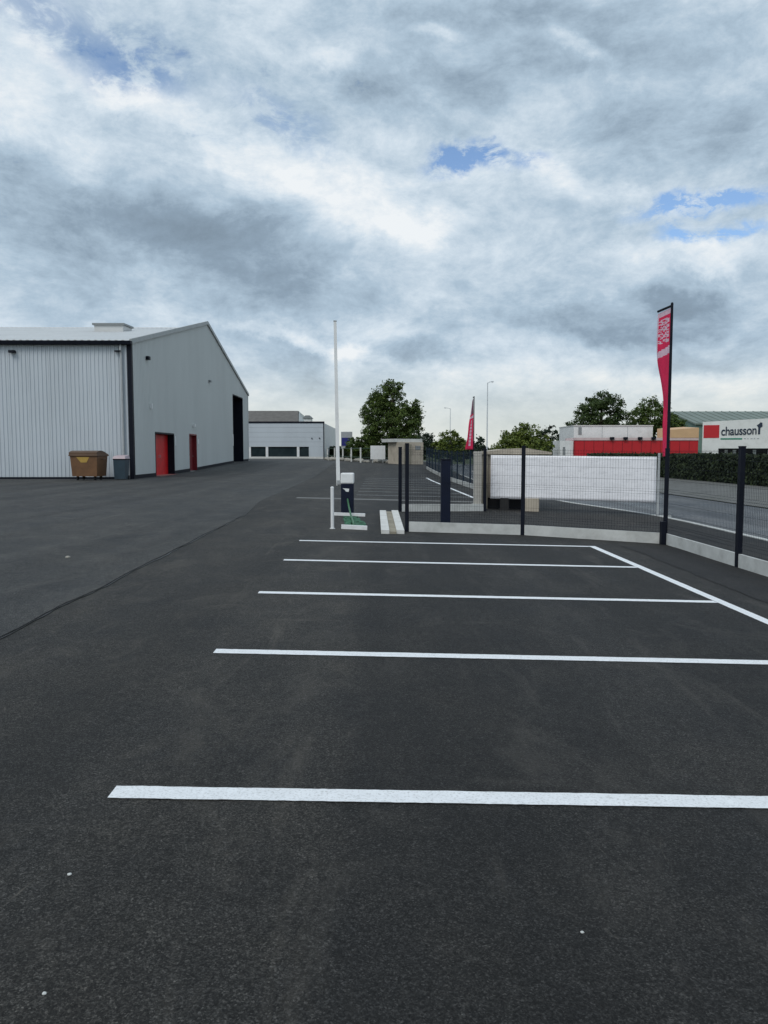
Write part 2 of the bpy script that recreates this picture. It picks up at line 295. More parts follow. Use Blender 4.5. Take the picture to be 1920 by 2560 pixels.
# ------------------------------------------------------------------ mesh helpers
class MB:
    def __init__(self): self.v = []; self.f = []; self.mi = []; self.cur = 0
    def add(self, vs, fs):
        o = len(self.v); self.v += [tuple(p) for p in vs]
        self.f += [tuple(i + o for i in f) for f in fs]; self.mi += [self.cur] * len(fs)
        return self
    def hexa(self, b, t):
        """bottom loop b (4 points, counter-clockwise from above) and top loop t"""
        return self.add(list(b) + list(t), [(3, 2, 1, 0), (4, 5, 6, 7), (0, 1, 5, 4), (1, 2, 6, 5), (2, 3, 7, 6), (3, 0, 4, 7)])
    def box(self, x0, x1, y0, y1, z0, z1, bev=0.0):
        if bev <= 0:
            return self.hexa([(x0, y0, z0), (x1, y0, z0), (x1, y1, z0), (x0, y1, z0)], [(x0, y0, z1), (x1, y0, z1), (x1, y1, z1), (x0, y1, z1)])
        bm = bmesh.new(); bmesh.ops.create_cube(bm, size=1)
        for w in bm.verts:
            w.co = Vector(((x0 + x1) / 2 + w.co.x * (x1 - x0), (y0 + y1) / 2 + w.co.y * (y1 - y0), (z0 + z1) / 2 + w.co.z * (z1 - z0)))
        bmesh.ops.bevel(bm, geom=bm.edges[:], offset=bev, segments=2, affect='EDGES', profile=0.5)
        bm.verts.index_update()
        self.add([w.co[:] for w in bm.verts], [[q.index for q in fc.verts] for fc in bm.faces]); bm.free()
        return self
    def obox(self, c, ax, hx, hy, z0, z1):
        """box about c with half sizes hx along direction ax (2D), hy across"""
        ax = Vector((ax[0], ax[1])).normalized(); ay = Vector((-ax.y, ax.x)); c = Vector((c[0], c[1]))
        P = [c + ax * sx * hx + ay * sy * hy for sx, sy in ((-1, -1), (1, -1), (1, 1), (-1, 1))]
        return self.hexa([(p.x, p.y, z0) for p in P], [(p.x, p.y, z1) for p in P])
    def tube(self, pts, r, n=8, cap=True):
        pts = [Vector(p) for p in pts]
        rs = r if isinstance(r, (list, tuple)) else [r] * len(pts)
        rings = []
        for i, p in enumerate(pts):
            t = (pts[min(i + 1, len(pts) - 1)] - pts[max(i - 1, 0)]).normalized()
            u = t.orthogonal().normalized() if abs(t.z) < 0.95 else Vector((1, 0, 0)); u = (u - t * u.dot(t)).normalized()
            w = t.cross(u)
            rings.append([p + (u * math.cos(2 * math.pi * k / n) + w * math.sin(2 * math.pi * k / n)) * rs[i] for k in range(n)])
        vs = [q for rg in rings for q in rg]; fs = []
        for i in range(len(pts) - 1):
            for k in range(n):
                fs.append((i * n + k, i * n + (k + 1) % n, (i + 1) * n + (k + 1) % n, (i + 1) * n + k))
        if cap:
            fs.append(tuple(range(n - 1, -1, -1))); fs.append(tuple((len(pts) - 1) * n + k for k in range(n)))
        return self.add(vs, fs)
    def poly_prism(self, pts, dvec):
        """closed 3D polygon pushed along dvec"""
        n = len(pts); dvec = Vector(dvec)
        a = [Vector(p) for p in pts]; b = [p + dvec for p in a]
        fs = [tuple(range(n - 1, -1, -1)), tuple(range(n, 2 * n))] + [(i, (i + 1) % n, n + (i + 1) % n, n + i) for i in range(n)]
        return self.add(a + b, fs)
    def build(self, name, mat, parent=None, smooth=False, origin=None):
        o0 = Vector(origin) if origin is not None else (parent_loc(parent) if parent else Vector((0, 0, 0)))
        me = bpy.data.meshes.new(name)
        me.from_pydata([tuple(Vector(p) - o0) for p in self.v], [], self.f)
        for m in (mat if isinstance(mat, (list, tuple)) else [mat]): me.materials.append(m)
        if len(me.materials) > 1: me.polygons.foreach_set('material_index', self.mi)
        bm = bmesh.new(); bm.from_mesh(me); bmesh.ops.recalc_face_normals(bm, faces=bm.faces[:]); bm.to_mesh(me); bm.free()
        if smooth: me.polygons.foreach_set('use_smooth', [True] * len(me.polygons))
        ob = bpy.data.objects.new(name, me); col.objects.link(ob)
        if parent:
            ob.parent = parent; ob.location = o0 - parent_loc(parent)
        else: ob.location = o0
        return ob
def parent_loc(p):
    l = Vector((0, 0, 0))
    while p is not None: l += p.location; p = p.parent
    return l
def tag(o, label, cat, group=None):
    o['label'] = label; o['category'] = cat
    if group: o['group'] = group
    return o
def thing(name, label, cat, loc, group=None):
    o = bpy.data.objects.new(name, None); col.objects.link(o); o.location = loc; o.empty_display_size = 0.2
    return tag(o, label, cat, group)
def struct(o): o['kind'] = 'structure'; return o
def inst(src, parent, loc):
    """another piece with the same mesh data, at a world location"""
    c = src.copy(); col.objects.link(c); c.parent = parent; c.location = Vector(loc) - (parent_loc(parent) if parent else Vector((0, 0, 0)))
    return c
def ss(a, b, x):
    t = min(1, max(0, (x - a) / (b - a))); return t * t * (3 - 2 * t)
def gz(x, y):
    """height of the yard: falls to the right, rises towards its far end"""
    return -0.0225 * min(9, max(-10, x)) + 0.5 * ss(42, 75, y) * (1 - ss(5, 12, x))

# ------------------------------------------------------------------ ground, yard, road
def frange(a, b, st):
    n = max(1, int(round((b - a) / st))); return [a + (b - a) * i / n for i in range(n + 1)]
def sheet(name, mat, left, right, ys, off, dx=1.0, skirt=0.0, fade=None):
    """a sheet between two x(y) borders laid over the terrain at height off"""
    m = MB(); wmax = max(right(y) - left(y) for y in ys); nx = max(1, int(math.ceil(wmax / dx)))
    vs = []; fs = []
    for y in ys:
        a, b = left(y), right(y)
        for i in range(nx + 1):
            x = a + (b - a) * i / nx; vs.append((x, y, gz(x, y) + (off if fade is None else fade(y))))
    for j in range(len(ys) - 1):
        for i in range(nx):
            k = j * (nx + 1) + i; fs.append((k, k + 1, k + nx + 2, k + nx + 1))
    if skirt:
        for side in (0, nx):
            o = len(vs)
            for j, y in enumerate(ys):
                p = vs[j * (nx + 1) + side]; vs.append((p[0], p[1], p[2] - skirt))
            for j in range(len(ys) - 1): fs.append((j * (nx + 1) + side, (j + 1) * (nx + 1) + side, o + j + 1, o + j))
    m.add(vs, fs)
    return struct(m.build(name, mat))
gx = frange(-1200, -60, 60) + frange(-60, 60, 1)[1:] + frange(60, 1200, 60)[1:]
gy = frange(-200, -10, 38) + frange(-10, 130, 1.0)[1:] + frange(130, 2500, 80)[1:]
gm = MB(); nx = len(gx)
gm.add([(x, y, gz(x, y) - (0.16 if 5.2 < x < 24.5 else 0.03)) for y in gy for x in gx],
       [(j * nx + i, j * nx + i + 1, (j + 1) * nx + i + 1, (j + 1) * nx + i) for j in range(len(gy) - 1) for i in range(nx - 1)])
struct(gm.build('ground', GRASS))

def wob(y, s=0.0, a=0.02): return a * (mnoise.noise(Vector((s, y * 0.9, 0.3))) + 0.6 * mnoise.noise(Vector((s + 9, y * 3.1, 0.7))))
def seam_x(y): return -3.12 - 0.017 * (y - 6) - (0.35 * ss(18, 24, y)) + wob(y, 1.0, 0.035)
def kerb_x(y):
    P = [(-10, 7.55), (19, 7.55), (21, 7.45), (23, 7.05), (26, 6.3), (29, 5.85), (33, 5.55), (60, 5.2), (130, 4.4)]
    for (y0, x0), (y1, x1) in zip(P, P[1:]):
        if y <= y1: return x0 + (x1 - x0) * (y - y0) / (y1 - y0)
    return P[-1][1]
ys_near = frange(-10, 40, 0.5) + frange(40, 118, 1.0)[1:]
sheet('yard_asphalt', ASPH, lambda y: seam_x(y) - 0.4, lambda y: kerb_x(y) - 0.005, ys_near, 0.0)
sheet('old_yard_asphalt', ASPH_OLD, lambda y: -60, seam_x, [y for y in ys_near if y <= 100], 0.016, skirt=0.03, fade=lambda y: 0.016 - 0.011 * ss(14, 22, y))
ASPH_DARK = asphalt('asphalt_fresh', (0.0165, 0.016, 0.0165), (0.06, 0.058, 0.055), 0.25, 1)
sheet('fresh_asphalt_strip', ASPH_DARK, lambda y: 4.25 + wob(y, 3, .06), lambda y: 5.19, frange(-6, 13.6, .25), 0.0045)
sheet('tar_and_lip_shade', TAR_SHADE, lambda y: seam_x(y) + 0.001, lambda y: seam_x(y) + max(.004, 0.020 + wob(y, 5, 0.02) - .014 * ss(13, 20, y)), frange(-6, 20, 0.125), 0.007)  # tar strip along the seam; its dark colour also paints the lip's shadow
sheet('road', ROADM, lambda y: kerb_x(y) + 0.125, lambda y: 13.0 - 0.01 * y, ys_near, -0.10)
sheet('verge', SOIL, lambda y: 13.0 - 0.01 * y + 0.005, lambda y: 24.0, ys_near, -0.07)

# kerb stones along the road
kerb = thing('kerb', '', '', (7.6, 10, -0.2)); del kerb['label']; del kerb['category']; struct(kerb)
def kerb_stone(y0, y1):
    m = MB(); a = Vector((kerb_x(y0), y0)); b = Vector((kerb_x(y1), y1)); dd = (b - a).normalized(); n = Vector((dd.y, -dd.x))
    a += dd * 0.006; b -= dd * 0.006
    z0, z1 = gz(a.x, a.y), gz(b.x, b.y)
    P = [a, b, b + n * 0.13, a + n * 0.13]
    m.hexa([(p.x, p.y, -0.16 + z) for p, z in zip(P[::-1], (z0, z1, z1, z0))], [(p.x, p.y, 0.014 + z) for p, z in zip(P[::-1], (z0, z1, z1, z0))])
    return m.build('kerb_stone', CONC, kerb)
for i in range(58): kerb_stone(-4 + i, -3 + i)

# bay markings of the yard
def stripe(pts, w, off=0.005, seed=0.0, name='bay_line', mat=None):
    """a painted line following points, with slightly uneven edges"""
    m = MB(); vs = []; n = 0
    for (a, b) in zip(pts, pts[1:]):
        a = Vector(a); b = Vector(b); L = (b - a).length; k = max(2, int(L / 0.03)); dd = (b - a) / L; nn = Vector((-dd.y, dd.x))
        for i in range(k + 1):
            p = a + (b - a) * i / k
            e1 = w / 2 + 0.003 * mnoise.noise(Vector((p.x * 5, p.y * 5, seed))) + 0.004 * mnoise.noise(Vector((p.x * 31, p.y * 31, seed))); e2 = w / 2 + 0.003 * mnoise.noise(Vector((p.x * 5, p.y * 5, seed + 5))) + 0.004 * mnoise.noise(Vector((p.x * 31, p.y * 31, seed + 5)))
            for q in (p + nn * e1, p - nn * e2): vs.append((q.x, q.y, gz(q.x, q.y) + off))
            n += 1
    m.add(vs, [(2 * i, 2 * i + 1, 2 * i + 3, 2 * i + 2) for i in range(n - 1)])
    return struct(m.build(name, mat or PAINT))
def edge_x(y): return 3.76 - (y - 7.41) * 0.0152
LN = [(-1.243, 3.40, 3.465), (-1.32, 5.885, 5.91), (-1.385, 8.39, 8.425), (-1.44, 10.94, 10.99), (-1.48, 13.35, 13.425)]
for i, (x, ya, yb) in enumerate(LN):
    stripe([(x, ya), (edge_x(yb) - 0.065, yb)], 0.125, seed=i)
stripe([(-1.2, 0.9), (edge_x(0.95) - 0.065, 0.95)], 0.125, seed=9)
stripe([(edge_x(13.49), 13.49), (edge_x(10), 10), (edge_x(5), 5), (edge_x(-2), -2)], 0.12, 0.0055, seed=20)
for i in range(8):
    y = 27.9 + 2.5 * i
    stripe([(-1.0 - 0.012 * i, y), (edge2 := 3.25 - 0.03 * (y - 27) - 0.07, y + 0.02)], 0.125, seed=30 + i, mat=PAINT_OLD)
stripe([(3.28, 26.4), (3.25 - 0.03 * 10, 37), (3.25 - 0.03 * 20.5, 47.5)], 0.13, 0.0055, seed=50)
# concrete channel across the yard
def strip_across(name, mat, x0, x1, y, wy, off):
    m = MB(); n = 16; vs = []
    for i in range(n + 1):
        x = x0 + (x1 - x0) * i / n
        for q in (y(x) - wy / 2, y(x) + wy / 2): vs.append((x, q, gz(x, q) + off))
    m.add(vs, [(2 * i, 2 * i + 2, 2 * i + 3, 2 * i + 1) for i in range(n)])
    return struct(m.build(name, mat))
strip_across('drain_channel', plain('drain_concrete', (0.17, 0.17, 0.165), 0.85, 0.2, 3), -2.9, 3.2, lambda x: 25.35 - 0.03 * x, 0.55, 0.006)
strip_across('drain_slot', TAR_SHADE, -2.8, 3.1, lambda x: 25.35 - 0.03 * x, 0.03, 0.0105)

# ------------------------------------------------------------------ warehouse
A = Vector((-12.60, 38.6)); B = Vector((-13.05, 74.0))
dAB = (B - A).normalized(); nG = Vector((dAB.y, -dAB.x)); LAB = (B - A).length     # nG points out of the gable, towards the road
dF = -nG                                                                             # along the front wall, away from the corner
EAVE, RIDGE, WBASE = 7.06, 10.86, 0.12
ROOFR = 10.42            # the roof ridge sits below the gable parapet
wh = thing('warehouse', 'large silver grey ribbed metal warehouse with black gutter and red doors', 'warehouse', (A.x, A.y, 0.2))
def WP(u, w, z):
    """u along the gable from the near corner, w outward from the gable (negative = into the building)"""
    p = A + dAB * u + nG * w
    return (p.x, p.y, z)
def roof_z(u): return EAVE + (RIDGE - EAVE) * (1 - abs(u - LAB / 2) / (LAB / 2))
def rib_profile(w, pitch, depth):
    """trapezoid ribs across a sheet of width w: list of (along, out)"""
    P = []; n = int(round(w / pitch)); p = w / n
    for k in range(n):
        for a, o in ((0.0, 0), (0.45, 0), (0.58, depth), (0.87, depth)): P.append(((k + a) * p, o))
    P.append((w, 0)); return P
def clad_sheet(P0, dirv, outv, width, pitch, depth, zb, zt_fn, mat, parent, thick=0.012, name='wall_sheet', src=None):
    """one ribbed sheet; P0 is its 2D start, zt_fn(along) its top"""
    P = rib_profile(width, pitch, depth); m = MB(); vs = []; fs = []
    for a, o in P:
        for t in (0, -thick):
            q = P0 + dirv * a + outv * (o + t)
            zt = zt_fn(a) if callable(zt_fn) else zt_fn
            vs.append((q.x, q.y, zb)); vs.append((q.x, q.y, zt))
    for i in range(len(P) - 1):
        k = 4 * i
        fs += [(k, k + 4, k + 5, k + 1), (k + 2, k + 3, k + 7, k + 6), (k + 1, k + 5, k + 7, k + 3), (k, k + 2, k + 6, k + 4)]
    e = 4 * (len(P) - 1); fs += [(0, 1, 3, 2), (e, e + 2, e + 3, e + 1)]
    m.add(vs, fs)
    return m.build(name, mat, parent, origin=(P0.x, P0.y, 0))
# front wall: one-metre sheets sharing one mesh
first = None
NFRONT = 34
for i in range(NFRONT):
    p0 = A + dF * (0.06 + i * 1.0) - dAB * 0.0
    if first is None: first = clad_sheet(p0, dF, -dAB, 0.994, 0.1988, 0.032, WBASE, EAVE - 0.02, CLAD, wh)
    else: inst(first, wh, (p0.x, p0.y, 0))
# gable wall: sheets cut to the roof slope, with the door openings left out
nG_s = 36; gw = (LAB - 0.08) / nG_s
OPEN = {}
for k in range(4, 8): OPEN[k] = 2.62          # wide red door
for k in (12, 13): OPEN[k] = 2.70             # narrow red door
for k in range(28, 33): OPEN[k] = 6.45        # tall black doorway
for k in range(nG_s):
    u0 = 0.05 + k * gw; p0 = A + dAB * u0
    clad_sheet(p0, dAB, nG, gw - 0.004, gw / 4, 0.03, OPEN.get(k, WBASE), (lambda a, u0=u0: roof_z(u0 + a) - 0.03), CLAD_G, wh)
# roof: sheets down each slope
def roof_slope(u0, u1, z0, z1):
    rs0 = None
    for i in range(NFRONT):
        m = MB(); w0 = -0.03 - i * 1.0
        vs = []; fs = []
        P = rib_profile(0.996, 0.332, 0.035)
        for a, o in P:
            for (u, z) in ((u0, z0), (u1, z1)):
                vs.append(WP(u, w0 - a, z + o)); vs.append(WP(u, w0 - a, z + o - 0.03))
        for j in range(len(P) - 1):
            k = 4 * j; fs += [(k, k + 2, k + 6, k + 4), (k + 1, k + 5, k + 7, k + 3), (k, k + 4, k + 5, k + 1), (k + 2, k + 3, k + 7, k + 6)]
        e = 4 * (len(P) - 1); fs += [(0, 1, 3, 2), (e, e + 2, e + 3, e + 1)]
        m.add(vs, fs)
        if rs0 is None: rs0 = m.build('roof_sheet', ROOFM, wh, origin=WP(0, -0.03, 0))
        else: inst(rs0, wh, WP(0, w0, 0))
roof_slope(-0.22, LAB / 2, EAVE + 0.0, ROOFR + 0.05)
roof_slope(LAB / 2, LAB + 0.22, ROOFR + 0.05, EAVE + 0.0)
m = MB(); m.hexa([WP(LAB / 2 - .3, -0.05, ROOFR + .03), WP(LAB / 2 - .3, -NFRONT, ROOFR + .03), WP(LAB / 2 + .3, -NFRONT, ROOFR + .03), WP(LAB / 2 + .3, -0.05, ROOFR + .03)],
                 [WP(LAB / 2 - .05, -0.05, ROOFR + .12), WP(LAB / 2 - .05, -NFRONT, ROOFR + .12), WP(LAB / 2 + .05, -NFRONT, ROOFR + .12), WP(LAB / 2 + .05, -0.05, ROOFR + .12)])
m.build('ridge_cap', ROOFM, wh)
for s in (0, 1):     # verge flashing along the gable top
    ua, ub = (-0.2, LAB / 2) if s == 0 else (LAB / 2, LAB + 0.2)
    za, zb = (EAVE - 0.02, RIDGE + 0.03) if s == 0 else (RIDGE + 0.03, EAVE - 0.02)
    m = MB(); m.hexa([WP(ua, 0.04, za - .13), WP(ub, 0.04, zb - .13), WP(ub, 0.135, zb - .13), WP(ua, 0.135, za - .13)],
                     [WP(ua, 0.04, za + .10), WP(ub, 0.04, zb + .10), WP(ub, 0.135, zb + .10), WP(ua, 0.135, za + .10)])
    m.build('verge_trim', VERGE, wh)
m = MB(); m.hexa([WP(-0.30, 0.14, EAVE - .20), WP(-0.30, -NFRONT, EAVE - .20), WP(-0.05, -NFRONT, EAVE - .20), WP(-0.05, 0.14, EAVE - .20)],
                 [WP(-0.34, 0.14, EAVE - .02), WP(-0.34, -NFRONT, EAVE - .02), WP(-0.05, -NFRONT, EAVE - .02), WP(-0.05, 0.14, EAVE - .02)])
m.build('gutter', NAVY, wh)
m = MB(); m.hexa([WP(-0.075, 0.075, WBASE), WP(-0.075, -0.13, WBASE), WP(0.16, -0.13, WBASE), WP(0.16, 0.075, WBASE)],
                 [WP(-0.075, 0.075, EAVE - .1), WP(-0.075, -0.13, EAVE - .1), WP(0.16, -0.13, EAVE - .1), WP(0.16, 0.075, EAVE - .1)])
m.build('corner_trim', NAVY, wh)
m = MB(); m.hexa([WP(LAB - .10, 0.07, WBASE), WP(LAB - .10, -0.1, WBASE), WP(LAB + .05, -0.1, WBASE), WP(LAB + .05, 0.07, WBASE)],
                 [WP(LAB - .10, 0.07, EAVE), WP(LAB - .10, -0.1, EAVE), WP(LAB + .05, -0.1, EAVE), WP(LAB + .05, 0.07, EAVE)])
m.build('corner_trim', CLAD_G, wh)
# plinth under the sheets
m = MB(); m.hexa([WP(-0.06, -0.15, 0.0), WP(-0.06, -NFRONT, 0.0), WP(-0.052, -NFRONT, 0.0), WP(-0.052, -0.15, 0.0)],
                 [WP(-0.06, -0.15, 0.33), WP(-0.06, -NFRONT, 0.33), WP(-0.052, -NFRONT, 0.33), WP(-0.052, -0.15, 0.33)])
m.build('plinth', NAVY, wh)
for (ka, kb) in ((0, 4), (8, 12), (14, 28), (33, 36)):
    m = MB(); ua, ub = 0.17 + ka * gw if ka == 0 else 0.05 + ka * gw, min(LAB - .11, 0.05 + kb * gw)
    n = max(1, int((ub - ua) / 2)); 
    for i in range(n):
        a, b = ua + (ub - ua) * i / n, ua + (ub - ua) * (i + 1) / n
        za, zb = gz(*WP(a, 0, 0)[:2]), gz(*WP(b, 0, 0)[:2])
        m.hexa([WP(a, 0.032, za - .1), WP(b, 0.032, zb - .1), WP(b, 0.05, zb - .1), WP(a, 0.05, za - .1)],
               [WP(a, 0.032, za + .20), WP(b, 0.032, zb + .20), WP(b, 0.05, zb + .20), WP(a, 0.05, za + .20)])
    m.build('plinth', NAVY, wh)
# recessed doors
def reveal(ka, kb, zt, depth, mat):
    ua, ub = 0.05 + ka * gw, 0.05 + kb * gw
    zb = min(gz(*WP(ua, 0, 0)[:2]), gz(*WP(ub, 0, 0)[:2])) - 0.05
    def slab(u0, u1, w0, w1, z0, z1, name, mm=mat):
        q = MB(); q.hexa([WP(u0, w0, z0), WP(u1, w0, z0), WP(u1, w1, z0), WP(u0, w1, z0)], [WP(u0, w0, z1), WP(u1, w0, z1), WP(u1, w1, z1), WP(u0, w1, z1)])
        return q.build(name, mm, wh)
    slab(ua - .06, ua + .02, -depth, 0.045, zb, zt + .06, 'door_jamb'); slab(ub - .02, ub + .06, -depth, 0.045, zb, zt + .06, 'door_jamb')
    slab(ua + .02, ub - .02, -depth, 0.046, zt - .02, zt + .07, 'door_head')
    return ua + .02, ub - .02, zb, zt - .02, slab
ua, ub, zb, zt, slab = reveal(4, 8, 2.62, 0.42, NAVY)
dm = slab(ua, (ua + ub) / 2 - .01, -.40, -.35, zb + .06, zt, 'door', RED); dn = slab((ua + ub) / 2 + .01, ub, -.40, -.35, zb + .06, zt, 'door', RED)
for par, u in ((dm, (ua + ub) / 2 - .15), (dn, (ua + ub) / 2 + .15)):
    q = MB(); q.tube([WP(u, -.33, 1.25), WP(u, -.29, 1.25), WP(u, -.29, 1.40), WP(u, -.33, 1.40)], .014, 6); q.build('handle', GREYM, par)
slab(ua, ub, -.41, 0.25, zb - .02, gz(*WP(ua, 0, 0)[:2]) + .03, 'threshold', plain('concrete_red_reflection', (0.30, 0.12, 0.10), 0.85, 0.2, 3))  # the door's red reflection is put into the concrete colour
ua, ub, zb, zt, slab = reveal(12, 14, 2.70, 0.28, REDDARK)
dm = slab(ua, ub, -.26, -.21, zb + .06, zt, 'door', REDDARK)
q = MB(); q.tube([WP(ub - .2, -.21, 1.3), WP(ub - .2, -.16, 1.3), WP(ub - .34, -.16, 1.3)], .014, 6); q.build('handle', GREYM, dm)
slab(ua, ub, -.27, 0.2, zb - .02, gz(*WP(ua, 0, 0)[:2]) + .02, 'threshold', CONC)
ua, ub, zb, zt, slab = reveal(28, 33, 6.45, 0.9, NAVY)
slab(ua, ub, -.90, -.84, zb, zt, 'door', BLACK)  # black slab stands for the unlit interior, darkness put into its colour
# small fittings on the walls
def fitting(name, u, z, w0, su, sz, sw, mat, face='g'):
    q = MB()
    if face == 'g': q.hexa([WP(u - su, w0, z - sz), WP(u + su, w0, z - sz), WP(u + su, w0 + sw, z - sz), WP(u - su, w0 + sw, z - sz)], [WP(u - su, w0, z + sz), WP(u + su, w0, z + sz), WP(u + su, w0 + sw, z + sz), WP(u - su, w0 + sw, z + sz)])
    else: q.hexa([WP(-w0 - sw, -u + su, z - sz), WP(-w0 - sw, -u - su, z - sz), WP(-w0, -u - su, z - sz), WP(-w0, -u + su, z - sz)], [WP(-w0 - sw, -u + su, z + sz), WP(-w0 - sw, -u - su, z + sz), WP(-w0, -u - su, z + sz), WP(-w0, -u + su, z + sz)])
    return q.build(name, mat, wh)
fitting('floodlight', 2.7, 6.55, 0.03, .16, .09, .16, NAVY); fitting('floodlight', 18.2, 6.75, 0.03, .20, .07, .14, TRIM_G)
fitting('wall_lamp', 3.2, 4.05, 0.03, .08, .14, .10, WHITE); fitting('wall_lamp', 12.9, 3.35, 0.03, .16, .10, .16, WHITE)
fitting('notice_plate', 8.25, 2.25, 0.035, .12, .28, .012, WHITE); fitting('notice_plate', 14.35, 2.3, 0.035, .14, .16, .012, WHITE)
fitting('notice_plate', 27.3, 2.6, 0.035, .22, .5, .012, WHITE)
fitting('floodlight', 5.75, 6.52, 0.05, .14, .06, .22, NAVY, 'f')
fitting('wall_bracket', 0.55, 6.55, 0.05, .16, .03, .18, NAVY, 'f')
q = MB(); q.tube([WP(-.16, -.42, EAVE - .2), WP(-.16, -.42, 6.6), WP(-.13, -.40, 6.4), WP(-.13, -.40, .30)], .055, 10); q.build('downpipe', GREYM, wh)
# roof light on the near slope
us, zs = 11.6, EAVE + (ROOFR - EAVE) * 11.6 / (LAB / 2)
m = MB(); m.hexa([WP(us - .9, -3.75, zs - .3), WP(us - .9, -5.55, zs - .3), WP(us + .9, -5.55, zs - .1), WP(us + .9, -3.75, zs - .1)],
                 [WP(us - .9, -3.75, zs + .30), WP(us - .9, -5.55, zs + .30), WP(us + .9, -5.55, zs + .37), WP(us + .9, -3.75, zs + .37)])
rl = m.build('roof_light', ROOFM, wh)
m = MB(); m.hexa([WP(us - 1.0, -3.65, zs + .30), WP(us - 1.0, -5.65, zs + .30), WP(us + 1.0, -5.65, zs + .38), WP(us + 1.0, -3.65, zs + .38)],
                 [WP(us - 1.0, -3.65, zs + .42), WP(us - 1.0, -5.65, zs + .42), WP(us + 1.0, -5.65, zs + .49), WP(us + 1.0, -3.65, zs + .49)])
m.build('roof_light_cover', TRIM_G, rl)

# ------------------------------------------------------------------ bins in front of the warehouse
def rot_pts(m, c, ang):
    ca, sa = math.cos(ang), math.sin(ang)
    m.v = [(c[0] + (x - c[0]) * ca - (y - c[1]) * sa, c[1] + (x - c[0]) * sa + (y - c[1]) * ca, z) for x, y, z in m.v]
    return m
bx, by = -14.20, 37.05; bz = gz(bx, by) + 0.016
big = thing('wheeled_container', 'brown four wheeled waste container with ochre sticker against the ribbed wall', 'waste container', (bx, by, bz))
m = MB()
m.hexa([(bx - .62, by - .46, bz + .18), (bx + .62, by - .46, bz + .18), (bx + .62, by + .46, bz + .18), (bx - .62, by + .46, bz + .18)],
       [(bx - .68, by - .53, bz + 1.17), (bx + .68, by - .53, bz + 1.17), (bx + .68, by + .53, bz + 1.17), (bx - .68, by + .53, bz + 1.17)])
bo = rot_pts(m, (bx, by), -.12).build('body', BROWN, big)
m = MB(); m.box(bx - .73, bx + .73, by - .585, by + .585, bz + 1.14, bz + 1.21, .02); rot_pts(m, (bx, by), -.12).build('rim', BROWN_LID, big)
m = MB(); n = 8
vs = []
for i in range(n + 1):
    t = i / n; yy_ = by - .58 + 1.16 * t; zz = bz + 1.215 + .20 * math.sin(math.pi * (0.12 + .88 * t) ** .8) * .95
    vs += [(bx - .70, yy_, zz), (bx + .70, yy_, zz), (bx + .70, yy_, bz + 1.2), (bx - .70, yy_, bz + 1.2)]
fs = []
for i in range(n):
    k = 4 * i; fs += [(k, k + 1, k + 5, k + 4), (k + 1, k + 2, k + 6, k + 5), (k + 2, k + 3, k + 7, k + 6), (k + 3, k, k + 4, k + 7)]
fs += [(3, 2, 1, 0), (4 * n, 4 * n + 1, 4 * n + 2, 4 * n + 3)]
m.add(vs, fs); rot_pts(m, (bx, by), -.12).build('lid', BROWN_LID, big)
m = MB(); m.hexa([(bx - .14, by - .515, bz + .84), (bx + .14, by - .515, bz + .84), (bx + .14, by - .46, bz + .84), (bx - .14, by - .46, bz + .84)],
                 [(bx - .36, by - .538, bz + 1.10), (bx + .30, by - .538, bz + 1.10), (bx + .30, by - .5, bz + 1.10), (bx - .36, by - .5, bz + 1.10)])
rot_pts(m, (bx, by), -.12).build('sticker', OCHRE, bo)
for sx in (-.44, .44):
    for sy in (-.28, .28):
        m = MB(); m.tube([(bx + sx - .03, by + sy, bz + .10), (bx + sx + .03, by + sy, bz + .10)], .10, 12); m.box(bx + sx - .045, bx + sx + .045, by + sy - .03, by + sy + .03, bz + .10, bz + .24)
        rot_pts(m, (bx, by), -.12).build('wheel', RUBBER, big)
for sx in (-1, 1):
    m = MB(); m.tube([(bx + sx * .66, by - .15, bz + 1.0), (bx + sx * .77, by - .15, bz + 1.0), (bx + sx * .77, by + .15, bz + 1.0), (bx + sx * .66, by + .15, bz + 1.0)], .018, 6)
    rot_pts(m, (bx, by), -.12).build('handle', BROWN_LID, big)
cx_, cy_ = -12.78, 37.45; cz = gz(cx_, cy_) + 0.016
wb = thing('wheelie_bin', 'slate blue two wheeled bin with pale pinkish lid beside black corner trim', 'bin', (cx_, cy_, cz))
m = MB(); m.hexa([(cx_ - .26, cy_ - .28, cz + .03), (cx_ + .26, cy_ - .28, cz + .03), (cx_ + .26, cy_ + .24, cz + .03), (cx_ - .26, cy_ + .24, cz + .03)],
                 [(cx_ - .29, cy_ - .32, cz + 1.0), (cx_ + .29, cy_ - .32, cz + 1.0), (cx_ + .29, cy_ + .30, cz + 1.0), (cx_ - .29, cy_ + .30, cz + 1.0)])
m.build('body', SLATE, wb)
m = MB(); m.box(cx_ - .305, cx_ + .305, cy_ - .335, cy_ + .32, cz + .955, cz + 1.01, .015); m.build('rim', NAVY, wb)
m = MB(); m.hexa([(cx_ - .31, cy_ - .35, cz + 1.012), (cx_ + .31, cy_ - .35, cz + 1.012), (cx_ + .31, cy_ + .34, cz + 1.012), (cx_ - .31, cy_ + .34, cz + 1.012)],
                 [(cx_ - .27, cy_ - .30, cz + 1.13), (cx_ + .27, cy_ - .30, cz + 1.13), (cx_ + .27, cy_ + .30, cz + 1.19), (cx_ - .27, cy_ + .30, cz + 1.19)])
m.build('lid', LIDPINK, wb)
for sx in (-1, 1):
    m = MB(); m.tube([(cx_ + sx * .24, cy_ + .20, cz + .10), (cx_ + sx * .30, cy_ + .20, cz + .10)], .10, 14); m.build('wheel', RUBBER, wb)
